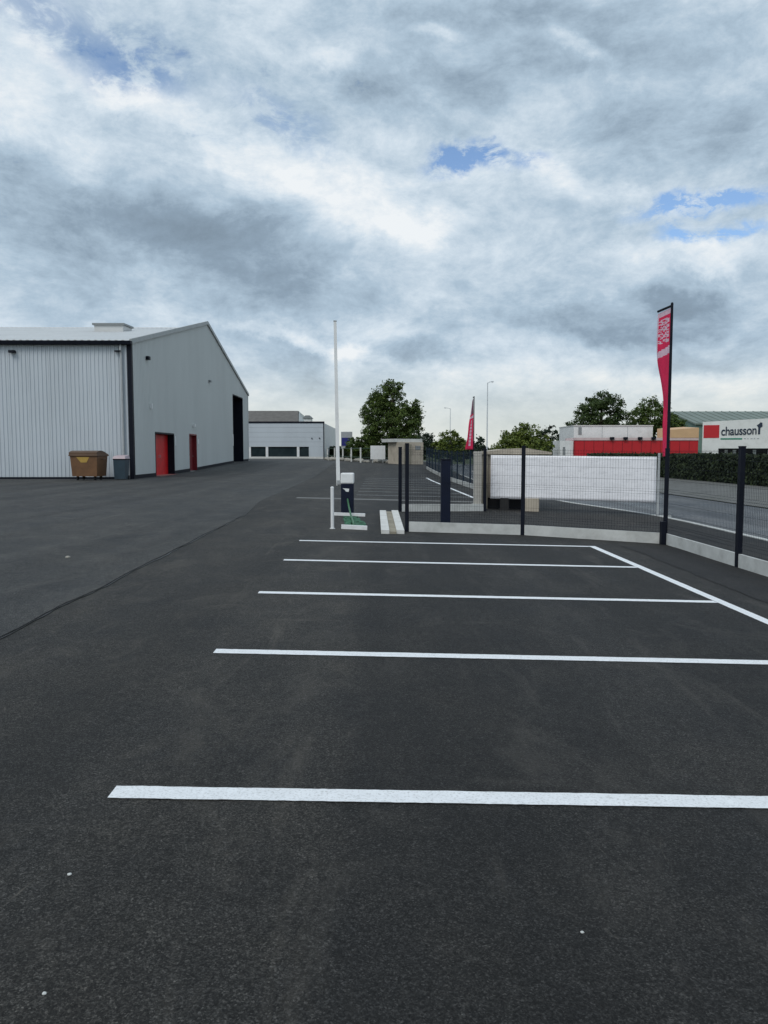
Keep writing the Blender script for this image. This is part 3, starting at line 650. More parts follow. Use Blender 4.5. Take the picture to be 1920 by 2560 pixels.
m = MB(); m.tube([(cx_ - .26, cy_ + .30, cz + .97), (cx_ - .26, cy_ + .41, cz + 1.0), (cx_ + .26, cy_ + .41, cz + 1.0), (cx_ + .26, cy_ + .30, cz + .97)], .016, 6); m.build('handle', NAVY, wb)

# ------------------------------------------------------------------ wire mesh fences
def mesh_panel(a, b, z0, z1, mat, parent, wire=0.0015, pitch=0.05, folds=(0.08, 0.5, 0.92)):
    """welded panel from a to b (2D), vertical wires, doubled cross wires and pressed folds"""
    a = Vector(a); b = Vector(b); L = (b - a).length; dd = (b - a) / L; n = Vector((-dd.y, dd.x)); m = MB()
    k = int(L / pitch); za, zb_ = gz(*a), gz(*b)
    hs = []
    for f in folds: hs += [f - 0.03, f, f + 0.03]
    hs = sorted([0.0] + [h for h in hs if 0 < h < 1] + [1.0])
    def off(h): return 0.03 if any(abs(h - f) < 1e-6 for f in folds) else 0.0
    for i in range(k + 1):
        p = a + dd * (L * (i + 0.5) / (k + 1)); zg = za + (zb_ - za) * (i + 0.5) / (k + 1)
        vs = []; fs = []
        for h in hs:
            q = p + n * off(h); z = zg + z0 + (z1 - z0) * h
            vs += [(q.x - dd.x * wire, q.y - dd.y * wire, z), (q.x + dd.x * wire, q.y + dd.y * wire, z), (q.x + n.x * wire * 1.7, q.y + n.y * wire * 1.7, z)]
        for j in range(len(hs) - 1):
            for s in range(3): fs.append((3 * j + s, 3 * j + (s + 1) % 3, 3 * j + 3 + (s + 1) % 3, 3 * j + 3 + s))
        m.add(vs, fs)
    rows = [0.01] + [h for h in hs[1:-1]] + [0.22, 0.36, 0.64, 0.78] + [0.985]
    for h in rows:
        near = min(abs(h - f) for f in folds)
        if 1e-6 < near < 0.028: continue
        o = n * off(h); z = z0 + (z1 - z0) * h; w = wire
        pa, pb = a + o, b + o
        m.hexa([(pa.x - n.x * w, pa.y - n.y * w, za + z - w), (pb.x - n.x * w, pb.y - n.y * w, zb_ + z - w), (pb.x + n.x * w, pb.y + n.y * w, zb_ + z - w), (pa.x + n.x * w, pa.y + n.y * w, za + z - w)],
               [(pa.x - n.x * w, pa.y - n.y * w, za + z + w), (pb.x - n.x * w, pb.y - n.y * w, zb_ + z + w), (pb.x + n.x * w, pb.y + n.y * w, zb_ + z + w), (pa.x + n.x * w, pa.y + n.y * w, za + z + w)])
    return m.build('mesh_panel', mat, parent)
def fence_post(x, y, h, s, ax, mat, parent):
    z = gz(x, y); m = MB(); m.obox((x, y), ax, s, s * .8, z - .1, z + h)
    po = m.build('post', mat, parent)
    m = MB(); m.obox((x, y), ax, s + .004, s * .8 + .004, z + h, z + h + .025); m.build('cap', NAVY, po)
    return po
def base_plate(a, b, h, mat, parent, t=0.022):
    a = Vector(a); b = Vector(b); dd = (b - a).normalized(); n = Vector((-dd.y, dd.x)) * t
    za, zb_ = gz(*a), gz(*b); m = MB()
    P = [(a - n, za), (b - n, zb_), (b + n, zb_), (a + n, za)]
    m.hexa([(p.x, p.y, z - .05) for p, z in P], [(p.x, p.y, z + h) for p, z in P])
    return m.build('base_plate', mat, parent)
def fence_run(parent, pts, h, s, mat, plate=0.20, posts=None):
    for i, p in enumerate(pts):
        if posts is None or i in posts:
            q = Vector(pts[min(i + 1, len(pts) - 1)]) - Vector(pts[max(i - 1, 0)])
            fence_post(p[0], p[1], h, s, q, mat, parent)
    for a, b in zip(pts, pts[1:]):
        a = Vector(a); b = Vector(b); dd = (b - a).normalized(); g = dd * (s + .004)
        base_plate(a + g, b - g, plate, CONC, parent)
        mesh_panel(a + g, b - g, plate + .01, h - .03, mat, parent)
near = thing('mesh_fence', 'navy wire mesh fence on pale concrete base plates turning a corner beside bays', 'fence', (5.2, 14.1, gz(5.2, 14.1)))
fence_run(near, [(0.46, 15.34), (2.75, 15.17), (5.20, 14.13)], 1.74, 0.038, NAVY)
fence_run(near, [(5.20, 14.13), (5.24, 11.27), (5.29, 8.77), (5.34, 6.27), (5.39, 3.77), (5.44, 1.27), (5.49, -1.23)], 1.76, 0.042, NAVY, posts=(1, 2, 3, 4, 5, 6))
m = MB(); m.obox((5.13, 14.05), (1, 0), .045, .05, gz(5.1, 14) - .1, gz(5.1, 14) + .42); m.build('post_brace', NAVY, near)
far_f = thing('mesh_fence', 'short navy mesh fence with pale base plate behind the blue pillar', 'fence', (1.6, 20.9, gz(1.6, 20.9)))
fence_run(far_f, [(0.43, 20.50), (2.80, 21.35)], 1.70, 0.038, NAVY)
blue = thing('mesh_fence', 'long blue grey mesh fence running back along the far parking bays', 'fence', (4.0, 33, gz(4, 33)))
bp = []
y = 23.4
while y < 61: bp.append((4.35 - 0.026 * (y - 23.4), y)); y += 2.5
fence_run(blue, bp, 1.72, 0.04, BLUEF, plate=0.22)

# gate hardware between the fences
x, y = 1.375, 17.15; z = gz(x, y)
gp = thing('gate_pillar', 'dark navy square pillar standing behind the near mesh fence', 'pillar', (x, y, z))
m = MB(); m.box(x - .105, x + .105, y - .105, y + .105, z + .012, z + 1.43, .008); m.build('column', NAVY2, gp)
m = MB(); m.box(x - .115, x + .115, y - .115, y + .115, z + 1.43, z + 1.46, .006); m.build('cap', NAVY, gp)
m = MB(); m.box(x - .16, x + .16, y - .16, y + .16, z - .02, z + .012); m.build('foot_plate', NAVY, gp)
POSTM = plain('post_concrete', (0.50, 0.48, 0.44), 0.85, 0.12, 3, bmp=0.4, dirt=((0.28, 0.26, 0.22), 3, 0.5))
x, y = 2.63, 21.62; z = gz(x, y)
pp = thing('gate_post', 'pale grey concrete gate post at the end of the short fence', 'post', (x, y, z))
m = MB(); m.box(x - .105, x + .105, y - .095, y + .095, z - .05, z + 1.66, .012); m.build('shaft', POSTM, pp)
m = MB(); m.box(x - .15, x + .15, y - .15, y + .15, z - .06, z + .18, .012); m.build('footing', CONC, pp)
# pale slab with the gate rail
gs = thing('gate_track_slab', 'whitish concrete track slab with grey middle groove beside the fence end', 'track slab', (0.17, 17.4, gz(.17, 17.4)))
def slab_piece(x0a, x1a, x0b, x1b, ya, yb, zt, mat, name):
    m = MB(); P = [(x0a, ya), (x1a, ya), (x1b, yb), (x0b, yb)]
    m.hexa([(px, py, gz(px, py) - .05) for px, py in P], [(px, py, gz(px, py) + zt) for px, py in P]); return m.build(name, mat, gs)
slab_piece(-.055, .105, -.11, .05, 14.80, 19.85, .075, CONC_PALE, 'slab_strip'); slab_piece(.245, .395, .195, .365, 14.84, 19.95, .075, CONC_PALE, 'slab_strip')
slab_piece(.107, .243, .052, .193, 14.82, 19.9, .045, CONC_KHAKI, 'groove')

# technical shelter behind the wrapped gate leaf
sx, sy = 2.86, 22.35; sz = gz(4, 23)
sh = thing('concrete_shelter', 'low beige concrete shelter with shallow capped roof behind the white wrapped panel', 'shelter', (4.1, 23.2, sz))
m = MB(); m.box(sx, sx + .16, sy - .02, sy + 1.8, sz - .1, sz + 1.60, .012); m.build('end_wall', CONC_KHAKI, sh)
m = MB(); m.box(sx + .162, 4.5, sy + .10, sy + 1.78, sz + .34, sz + 1.60); m.build('wall', CONC_BEIGE, sh)
m = MB(); m.box(sx + .162, 4.10, sy + .14, sy + 1.7, sz - .05, sz + .34); m.build('recess', BLACK, sh)
m = MB()
m.poly_prism([(sx - .06, sy - .05, sz + 1.602), (4.86, sy - .05, sz + 1.602), (4.86, sy - .05, sz + 1.66), (4.15, sy - .05, sz + 1.78), (3.55, sy - .05, sz + 1.76), (sx - .06, sy - .05, sz + 1.66)], (0, 1.9, 0))
m.build('roof_slab', CONC_BEIGE, sh)
m = MB(); m.box(sx + .035, sx + .06, sy - .035, sy - .022, sz + 0, sz + 1.5); m.build('edge_strip', CONC_PALE, sh)
# wrapped gate leaf
LA, LB = Vector((3.06, 22.02)), Vector((7.42, 20.95)); ld = (LB - LA).normalized(); ln = Vector((ld.y, -ld.x))
gl = thing('gate_leaf', 'white wrapped sliding gate leaf standing behind the mesh fence', 'gate leaf', (LA.x + 1.2, LA.y, gz(4.2, 22)))
m = MB(); nu, nv = 44, 14; vs = []; fs = []
for j in range(nv + 1):
    for i in range(nu + 1):
        s_, t_ = i / nu, j / nv; p = LA + (LB - LA) * s_
        zz = (0.25 - .05 * s_) + (1.24 + .01 * s_) * t_
        cr = 0.010 * mnoise.noise(Vector((s_ * 9, t_ * 3, 1.1))) + 0.006 * mnoise.noise(Vector((s_ * 22, t_ * 9, 4.0)))
        dcr = abs((s_ - .42) - (1 - t_) * .13); cr += 0.016 * max(0, 1 - dcr / .02) * (1 if t_ > .25 else 0)
        cr += 0.010 * (0.5 + 0.5 * math.cos(t_ * 2 * math.pi * 5)) * .4
        p = p + ln * (0.045 + cr); vs.append((p.x, p.y, zz))
for j in range(nv):
    for i in range(nu):
        k = j * (nu + 1) + i; fs.append((k, k + 1, k + nu + 2, k + nu + 1))
o = len(vs); vs += [(vx - ln.x * .11, vy - ln.y * .11, vz) for vx, vy, vz in [(q[0], q[1], q[2]) for q in vs]]
fs += [tuple(reversed([o + q for q in f])) for f in fs[:]]
for i in range(nu):
    fs += [(i, o + i, o + i + 1, i + 1)]; k = nv * (nu + 1) + i; fs += [(k, k + 1, o + k + 1, o + k)]
for j in range(nv):
    k = j * (nu + 1); fs += [(k, k + nu + 1, o + k + nu + 1, o + k)]; k += nu; fs += [(k, o + k, o + k + nu + 1, k + nu + 1)]
m.add(vs, fs); m.build('wrapped_panel', TARP, gl, smooth=True)
m = MB(); p = LA + ld * 1.18; m.obox((p.x, p.y), ld, .19, .12, gz(p.x, p.y) - .02, .27); m.build('roller_block', CONC_BEIGE, gl)
m = MB(); p = LB + ld * .06; m.obox((p.x, p.y), ld, .03, .03, gz(p.x, p.y) - .05, 1.55); m.build('end_post', GREYM, gl)
m = MB(); p = LA + ld * .4; m.obox((p.x, p.y), ld, .12, .07, gz(p.x, p.y) - .02, .27); m.build('roller_block', RUBBER, gl)

# ------------------------------------------------------------------ barrier
hx, hy = -0.91, 19.15; hz_ = gz(hx, hy)
ba = thing('barrier_gate', 'navy barrier cabinet with white hood and raised white boom', 'barrier', (hx, hy, hz_))
m = MB(); m.box(hx - .155, hx + .155, hy - .17, hy + .17, hz_ + .012, hz_ + .775, .012); cb = m.build('cabinet', NAVY2, ba)
m = MB(); m.box(hx - .165, hx + .165, hy - .18, hy + .18, hz_ + .776, hz_ + 1.04, .03); m.build('hood', WHITE, ba)
m = MB(); m.box(hx - .20, hx + .20, hy - .22, hy + .22, hz_ - .02, hz_ + .012); m.build('foot_plate', GREYM, ba)
m = MB(); m.poly_prism([(hx - .115, hy - .173, hz_ + .665), (hx + .05, hy - .173, hz_ + .655), (hx + .035, hy - .173, hz_ + .575), (hx - .03, hy - .173, hz_ + .585), (hx - .065, hy - .173, hz_ + .63)], (0, .002, 0)); m.build('logo', WHITE, cb)
m = MB(); m.hexa([(hx - .285, hy + .12, .72 + hz_), (hx - .19, hy + .12, .72 + hz_), (hx - .19, hy + .155, .72 + hz_), (hx - .285, hy + .155, .72 + hz_)],
                 [(hx - .335, hy + .125, 4.79), (hx - .265, hy + .125, 4.79), (hx - .265, hy + .15, 4.79), (hx - .335, hy + .15, 4.79)])
bm_ = m.build('boom', WHITE, ba)
m = MB(); m.box(hx - .27, hx - .15, hy + .04, hy + .118, hz_ + .74, hz_ + .86, .01); m.build('pivot_bracket', GREYM, ba)
m = MB(); m.box(hx - .34, hx - .26, hy + .118, hy + .157, 4.79, 4.82, .004); m.build('end_cap', GREYM, bm_)
px, py = -1.05, 15.56; pz = gz(px, py)
wp = thing('white_post', 'slim white post standing on asphalt in front of the barrier cabinet', 'post', (px, py, pz))
m = MB(); m.tube([(px, py, pz - .02), (px, py, pz + .83)], .034, 14); m.build('shaft', WHITE, wp)
m = MB(); m.tube([(px, py, pz + .83), (px, py, pz + .845), (px, py, pz + .858)], [.038, .036, .014], 14); m.build('cap', WHITE, wp)
m = MB(); m.tube([(px, py, pz - .02), (px, py, pz + .012)], .055, 14); m.build('foot', WHITE, wp)
def batten(x0, x1, y, h, label, dy=0.0):
    m = MB(); P = [(x0, y - .05), (x1, y - .05 + dy), (x1, y + .05 + dy), (x0, y + .05)]
    m.hexa([(a, b, gz(a, b)) for a, b in P], [(a, b, gz(a, b) + h) for a, b in P])
    return tag(m.build('batten', WHITE, origin=(x0, y, gz(x0, y))), label, 'batten', 'white battens by the barrier')
batten(-1.26, -.46, 18.83, .07, 'white batten lying against the foot of the barrier cabinet', -.12)
batten(-.87, -.34, 15.62, .08, 'white batten lying beside the slim white post', -.14)
# green netting on the ground and conduit up to the cabinet
m = MB(); vs = []; fs = []; nu, nv = 10, 26
for j in range(nv + 1):
    for i in range(nu + 1):
        s_, t_ = i / nu, j / nv; yv = 15.75 + 2.85 * t_
        xv = (-.80 - .20 * t_) + (.42 + .05 * math.sin(t_ * 5)) * s_ + .03 * mnoise.noise(Vector((s_ * 3, t_ * 7, 2)))
        zv = .012 + .055 * max(0, mnoise.noise(Vector((xv * 5, yv * 3, 0.5)))) * (1 if 0 < i < nu and 0 < j < nv else 0)
        vs.append((xv, yv, gz(xv, yv) + zv))
for j in range(nv):
    for i in range(nu):
        if random.random() < .88: k = j * (nu + 1) + i; fs.append((k, k + 1, k + nu + 2, k + nu + 1))
m.add(vs, fs); tag(m.build('green_netting', GREENP, origin=(-.7, 17, gz(-.7, 17))), 'crumpled green netting lying between the two white battens', 'netting')
m = MB(); m.tube([(-.62, 15.72, .045 + gz(-.6, 15.7)), (-.66, 16.4, .07 + gz(-.6, 16)), (-.72, 17.3, .06 + gz(-.6, 17)), (-.80, 18.3, .10), (-.86, 18.75, .25), (-.90, 18.95, .42)], .022, 8)
tag(m.build('cable_conduit', GREENL, smooth=True, origin=(-.7, 17, .02)), 'light green cable conduit running over the netting to the cabinet', 'conduit')

# ------------------------------------------------------------------ leaves, trees, hedges
def leaf_mesh(name, cen, nor, size, mat, parent):
    """one quad per leaf clump"""
    n = len(cen); nor = nor / np.linalg.norm(nor, axis=1, keepdims=True)
    ref = rng.normal(size=(n, 3)); a = np.cross(nor, ref); a /= np.linalg.norm(a, axis=1, keepdims=True); b = np.cross(nor, a)
    s = size[:, None]; asp = rng.uniform(.45, .8, (n, 1))
    V_ = np.stack([cen - a * s, cen - b * s * asp + nor * s * .12, cen + a * s, cen + b * s * asp + nor * s * .12], axis=1).reshape(-1, 3)
    V_ -= np.array(parent_loc(parent))
    me = bpy.data.meshes.new(name); me.vertices.add(4 * n); me.vertices.foreach_set('co', V_.ravel())
    me.loops.add(4 * n); me.loops.foreach_set('vertex_index', np.arange(4 * n, dtype=np.int32))
    me.polygons.add(n); me.polygons.foreach_set('loop_start', np.arange(0, 4 * n, 4, dtype=np.int32)); me.polygons.foreach_set('loop_total', np.full(n, 4, dtype=np.int32))
    me.update(); me.validate(); me.materials.append(mat)
    ob = bpy.data.objects.new(name, me); col.objects.link(ob); ob.parent = parent
    return ob
def crown_points(lobes, n, per=60, csize=0.5):
    """leaf positions in small clumps, mostly near the surface of the lobes"""
    w = np.array([l[3] * l[4] * l[5] for l in lobes]) ** .7; w /= w.sum()
    nc = n // per; C = []; Nn = []
    idx = rng.choice(len(lobes), nc, p=w)
    for k in idx:
        x, y, z, rx, ry, rz = lobes[k]
        dvec = rng.normal(size=3); dvec /= np.linalg.norm(dvec); rad = rng.uniform(.35, 1.06) ** .6
        c = np.array([x, y, z]) + dvec * rad * np.array([rx, ry, rz])
        cs = csize * rng.uniform(.5, 1.3)
        q = c + rng.normal(size=(per, 3)) * cs * np.array([.55, .55, .40])
        C.append(q); Nn.append(dvec * .5 + np.array([0, 0, .5]) + rng.normal(size=(per, 3)) * .7)
    return np.concatenate(C), np.concatenate(Nn)
def tree(name, label, x, y, lobes, n, leaf, mat, trunk_h, trunk_r, csize=.5, group=None, per=50, cat='tree'):
    z = gz(x, y) - .04; t = thing(name, label, cat, (x, y, z), group)
    lb = [(x + l[0], y + l[1], z + l[2], l[3], l[4], l[5]) for l in lobes]
    m = MB(); top = max(l[2] for l in lobes)
    m.tube([(x, y, z - .2), (x + .05, y, z + trunk_h * .5), (x - .05, y + .05, z + trunk_h), (x + .1, y, z + top)], [trunk_r * 1.25, trunk_r, trunk_r * .8, trunk_r * .25], 8)
    for l in lb[:9]:
        s0 = (x, y, z + trunk_h * random.uniform(.55, .95)); e = (l[0], l[1], l[2]); mid = tuple((p + q) / 2 + random.uniform(-.2, .2) for p, q in zip(s0, e))
        m.tube([s0, mid, e], [trunk_r * .55, trunk_r * .32, trunk_r * .1], 6)
    m.build('trunk', BARK, t, smooth=True)
    C, Nn = crown_points(lb, n, per, csize)
    keep = C[:, 2] > z + .15
    C, Nn = C[keep], Nn[keep]
    leaf_mesh('crown', C, Nn, rng.uniform(.55, 1.25, len(C)) * leaf, mat, t)
    return t
# the big tree behind the kiosk
tree('deciduous_tree', 'tall dark leafy tree with ragged crown rising behind the beige kiosk', 0.9, 92,
     [(-.2, 0, 4.2, 3.3, 3.0, 2.6), (-1.6, 0, 5.4, 1.9, 2, 2.2), (1.4, 0, 5.0, 2.3, 2.2, 2.1), (-.2, 0, 7.6, 1.9, 1.9, 1.9), (.3, .3, 8.9, 1.1, 1.1, 1.0), (-1.0, 0, 8.2, 1.0, 1.0, 1.1),
      (1.1, 0, 8.0, .8, .8, .8), (3.0, 0, 6.6, .55, .7, .9), (2.7, 0, 5.3, 1.0, 1.0, 1.2), (2.6, 0, 3.6, 1.1, 1.2, 1.1), (-2.5, 0, 3.6, 1.1, 1.1, 1.4), (0, 0, 2.4, 2.6, 2.2, 1.2), (-2.3, 0, 5.9, 1.25, 1.4, 1.9), (-1.7, 0, 7.4, 1.15, 1.2, 1.0), (2.4, 0, 5.2, 1.2, 1.3, 1.5), (1.75, 0, 7.15, .35, .35, .3)],
     34000, .115, LEAF_MID, 3.0, .28, .40)
TG = 'small trees along the far edge of the yard'
tree('shrub', 'rounded green shrub at the foot of the tall dark tree', -3.0, 90, [(0, 0, 1.6, 1.7, 1.4, 1.2), (.9, 0, 2.0, 1.1, 1.1, 1.0), (-.9, 0, 1.1, 1.0, 1, .9)], 3200, .15, LEAF_MID, 1.0, .1, .35, cat='shrub')
tree('deciduous_tree', 'small dark tree peeping over the beige kiosk roof', 5.1, 104, [(0, 0, 2.6, 1.5, 1.4, 1.6), (.9, 0, 2.0, 1.2, 1.2, 1.2), (-.7, 0, 2.2, 1.1, 1, 1.1)], 3000, .15, LEAF_BLUE, 1.4, .14, .35)
tree('shrub', 'bright olive green rounded bush beside the distant red flag', 7.0, 82, [(0, 0, 2.2, 1.55, 1.5, 1.4), (-.7, 0, 1.6, 1.1, 1.2, 1.2), (.9, 0, 1.6, 1.1, 1.2, 1.3), (.1, 0, 2.9, .8, .9, .7)], 4600, .13, LEAF_LIME, 1.2, .14, .33, cat='shrub')
tree('shrub', 'broad lime green bush between lamp post and red store', 14.3, 80, [(0, 0, 2.5, 2.4, 2.0, 1.7), (-1.7, 0, 1.9, 1.5, 1.5, 1.4), (1.8, 0, 2.1, 1.6, 1.5, 1.5), (.3, 0, 3.7, 1.4, 1.4, 1.0), (-.5, 0, 3.2, 1.5, 1.3, 1.0)], 12000, .12, LEAF_LIME, 1.6, .18, .36, cat='shrub')
tree('deciduous_tree', 'dark bluish tree filling the gap right of the distant flag', 11.2, 108, [(0, 0, 2.0, 2.6, 2, 1.5), (1.8, 0, 2.4, 1.7, 1.6, 1.5), (-2, 0, 1.8, 1.6, 1.6, 1.3)], 4200, .17, LEAF_BLUE, 1.2, .15, .4)
tree('deciduous_tree', 'slender dark tree just left of the white store shed', 20.6, 96, [(0, 0, 3.3, 1.3, 1.3, 1.6), (.9, 0, 2.6, 1.3, 1.2, 1.4), (-1.2, 0, 2.3, 1.2, 1.2, 1.2)], 3400, .16, LEAF_BLUE, 1.6, .14, .38)
tree('deciduous_tree', 'wide domed dark tree rising behind the white store front', 28.6, 102,
     [(0, 0, 6.6, 3.2, 3.0, 2.6), (-2.4, 0, 5.2, 2.0, 2, 1.8), (2.4, 0, 5.4, 2.1, 2, 2.0), (.2, 0, 8.5, 1.9, 1.9, 1.3), (1.6, 0, 7.6, 1.7, 1.7, 1.4), (-1.5, 0, 7.4, 1.5, 1.6, 1.3), (-3.4, 0, 4.3, 1.1, 1.2, .9), (0, 0, 4.2, 3.4, 2.8, 1.8)], 20000, .14, LEAF_DARK, 3.2, .3, .45)
tree('deciduous_tree', 'leafy green tree standing behind the tall red flag', 36.4, 104,
     [(0, 0, 6.2, 2.7, 2.6, 2.4), (-1.8, 0, 6.0, 1.8, 1.8, 2.0), (2.0, 0, 5.2, 1.9, 1.9, 1.9), (-.8, 0, 8.0, 1.4, 1.4, 1.1), (3.1, 0, 4.4, 1.2, 1.2, 1.4), (0, 0, 4.0, 3.2, 2.6, 1.8)], 17000, .14, LEAF_MID, 3.0, .28, .45)
# distant wood along the horizon
wd = MB()
wt = bpy.data.objects.new('distant_wood', None); bpy.data.objects.remove(wt)
lob = []
for i in range(120):
    xx = -70 + 210 * i / 119 + rng.uniform(-1, 1); yy2 = 165 + rng.uniform(-8, 12); hh = rng.uniform(2.2, 4.2)
    lob.append((xx, yy2, hh * .55, 2.4, 2.4, hh * .55))
C, Nn = crown_points(lob, 26000, 60, .9)
class _P: pass
holder = bpy.data.objects.new('distant_wood', None); holder.location = (0, 0, 0)
me_o = leaf_mesh('distant_wood', C[C[:, 2] > -.1], Nn[C[:, 2] > -.1], rng.uniform(.3, .6, int((C[:, 2] > -.1).sum())), LEAF_BLUE, None)
me_o['kind'] = 'stuff'; me_o['label'] = 'low dark line of distant woodland along the horizon'; me_o['category'] = 'woodland'
bpy.data.objects.remove(holder)

def hedge(label, pts, w, h, n, mat, leaf=.055, zoff=0.0):
    a, b = Vector(pts[0]), Vector(pts[1]); L = (b - a).length; dd = (b - a) / L; nn = Vector((-dd.y, dd.x)); z = gz(*a) + zoff
    t = thing('hedge', label, 'hedge', (a.x, a.y, z))
    m = MB(); nseg = int(L / 1.2); 
    for i in range(nseg):
        p = a + dd * ((i + .5) * L / nseg)
        m.tube([(p.x, p.y, z - .1), (p.x + .05, p.y, z + h * .45), (p.x - .06, p.y + .04, z + h * .8)], [.035, .028, .012], 5)
    m.build('stems', BARK, t)
    m = MB(); c = (a + b) / 2; m.obox(c, dd, L / 2 - .1, w * .30, z - .05, z + h * .86); m.build('inner_growth', LEAF_HEDGE, t)
    s = rng.uniform(0, L, n); f = rng.uniform(0, 1, n)
    # surface-weighted box
    side = rng.integers(0, 4, n); off = np.empty(n); zz = np.empty(n); nr = np.empty((n, 3))
    for k in range(n):
        v = .12 * mnoise.noise(Vector((s[k] * .8, 3.0, f[k] * 2))) + .06 * mnoise.noise(Vector((s[k] * 3, 1.0, f[k] * 5)))
        if side[k] == 0: off[k] = rng.uniform(-w / 2, w / 2); zz[k] = h + v; nr[k] = (0, 0, 1)
        elif side[k] == 3: off[k] = rng.uniform(-w / 2, w / 2); zz[k] = rng.uniform(.1, h); nr[k] = (0, 0, .5)
        else:
            sg = 1 if side[k] == 1 else -1; off[k] = sg * (w / 2 + v); zz[k] = h * (f[k] ** .85) + .03; nr[k] = (nn.x * sg, nn.y * sg, .3)
    P = np.stack([a.x + dd.x * s + nn.x * off, a.y + dd.y * s + nn.y * off, z + zz], axis=1) + rng.normal(size=(n, 3)) * .05
    leaf_mesh('foliage', P, nr + rng.normal(size=(n, 3)) * .55, rng.uniform(.6, 1.4, n) * leaf, mat, t)
    return t
hedge('long clipped dark green hedge on the far side of the road', [(21.4, 24), (20.8, 76)], 1.5, 1.58, 70000, LEAF_HEDGE, .10, -.07)
hedge('dark low hedge beyond the pale posts at the end of the yard', [(-8.6, 112), (1.5, 97)], 1.2, 1.55, 16000, LEAF_HEDGE, .10)

# ------------------------------------------------------------------ office building at the end of the yard
oz = gz(-12, 100); OX0, OX1, OY = -22.0, -7.75, 100.0
ob_ = thing('office_building', 'low flat roofed pale grey building with dark window band beyond the warehouse', 'building', (-13, OY, oz))
ztop = 5.40
levels = [3.02, 3.50, 3.97, 4.44, 4.91, 5.36]
for i in range(5):
    m = MB(); m.box(OX0, OX1, OY, OY + .12, levels[i - 0] - .78, levels[i + 1] - .795 if False else levels[i] - .78 + .455); m.build('wall_panel', CLAD, ob_) if False else None
zs_ = [2.26, 2.88, 3.50, 4.12, 4.74, 5.30]
for i in range(5):
    m = MB(); m.box(OX0, OX1 - .12, OY, OY + .12, zs_[i] + .008, zs_[i + 1] - .008); m.build('wall_panel', CLAD, ob_)
m = MB(); m.box(OX0, OX1 - .12, OY + .04, OY + .3, zs_[0] + .01, zs_[-1] - .01); m.build('wall_core', TRIM_G, ob_)
m = MB(); m.box(OX0, OX1 + .02, OY - .06, OY + .35, 5.302, 5.52); m.build('parapet_trim', NAVY, ob_)
m = MB(); m.box(OX1 - .118, OX1, OY - .05, OY + .2, oz - .05, 5.30); m.build('corner_trim', NAVY, ob_)
m = MB(); m.box(-9.75, OX1 - .12, OY, OY + .3, oz + .25, zs_[0] - .004); m.build('wall_panel', CLAD, ob_)
m = MB(); m.box(OX0, OX1 - .12, OY - .01, OY + .28, oz - .1, oz + .246); m.build('plinth', CONC_PALE, ob_)
wz0, wz1 = oz + .25, zs_[0]
xs = [OX0, -17.45, -15.2, -11.15, -9.76]
for i, (xa, xb) in enumerate(zip(xs, xs[1:])):
    m = MB(); m.box(xa + .02, xb - .02, OY + .18, OY + .21, wz0 + .03, wz1 - .03); wi = m.build('window', GLASS, ob_)
    m = MB(); m.box(xa, xb, OY + .10, OY + .25, wz1 - .06, wz1 - .005); m.box(xa, xb, OY + .10, OY + .25, wz0, wz0 + .05); m.build('frame', NAVY, wi)
    if i: 
        m = MB(); m.box(xa - .16, xa + .16, OY + .03, OY + .26, wz0 - .0, wz1 - .006); m.build('pier', WHITE, ob_)
m = MB()
m.add([(OX1, OY + .2, oz - .05), (OX1, OY + 26, oz - .05), (OX1, OY + 26, 5.3), (OX1, OY + .2, 5.3), (OX1 - .2, OY + .2, oz - .05), (OX1 - .2, OY + 26, oz - .05), (OX1 - .2, OY + 26, 5.3), (OX1 - .2, OY + .2, 5.3)],
      [(0, 1, 2, 3), (4, 7, 6, 5), (3, 2, 6, 7), (1, 5, 6, 2), (0, 3, 7, 4)])
m.build('side_wall', WHITE2, ob_)
m = MB(); m.box(OX0, OX1 - .21, OY + .36, OY + 26, 5.0, 5.2); m.build('flat_roof', TRIM_G, ob_)
for px_ in (-9.35, -8.35):
    m = MB(); m.box(px_ - .06, px_ + .06, OY - .10, OY - .002, 3.28, 3.42); m.build('wall_lamp', NAVY, ob_)
# pitched roofed house behind it
hb = thing('pitched_roof_building', 'brown grey pitched roof with white gable showing above the flat roof', 'building', (-16, 132, 0.6))
z0, z1 = 5.9, 8.95
m = MB(); m.add([(-30, 132, z0 - .2), (-14.6, 132, z0 - .2), (-15.4, 139, z1), (-30, 139, z1), (-30, 132, z0 - .35), (-14.6, 132, z0 - .35), (-15.4, 139, z1 - .15), (-30, 139, z1 - .15)],
                [(0, 1, 2, 3), (4, 7, 6, 5), (0, 4, 5, 1), (1, 5, 6, 2), (2, 6, 7, 3)]); m.build('roof', ROOFBR, hb)
m = MB(); m.add([(-14.6, 132.1, .5), (-12.2, 146, .5), (-12.2, 146, z0 - .4), (-15.3, 139, z1 - .05), (-14.6, 132.1, z0 - .3), (-30, 132.1, .5), (-30, 146, .5), (-30, 146, z0 - .4), (-30, 139, z1 - .2), (-30, 132.1, z0 - .4)],
                [(0, 1, 2, 3, 4), (5, 9, 8, 7, 6), (0, 4, 9, 5), (1, 6, 7, 2)]); m.build('wall', WHITE2, hb)
m = MB(); m.add([(-15.4, 139, z1), (-11.9, 146.2, z0 - .3), (-30, 146.2, z0 - .3), (-30, 139, z1)], [(0, 1, 2, 3)]); m.v = m.v + [(a, b, c - .14) for a, b, c in m.v]; m.f = [(0, 1, 2, 3), (7, 6, 5, 4), (0, 4, 5, 1), (1, 5, 6, 2), (3, 2, 6, 7)]; m.mi = [0] * 5
m.build('roof', ROOFBR, hb)
m = MB(); m.box(-13.9, -12.6, 134, 136, 5.2, 7.4); m.build('dormer_wall', WHITE2, hb)
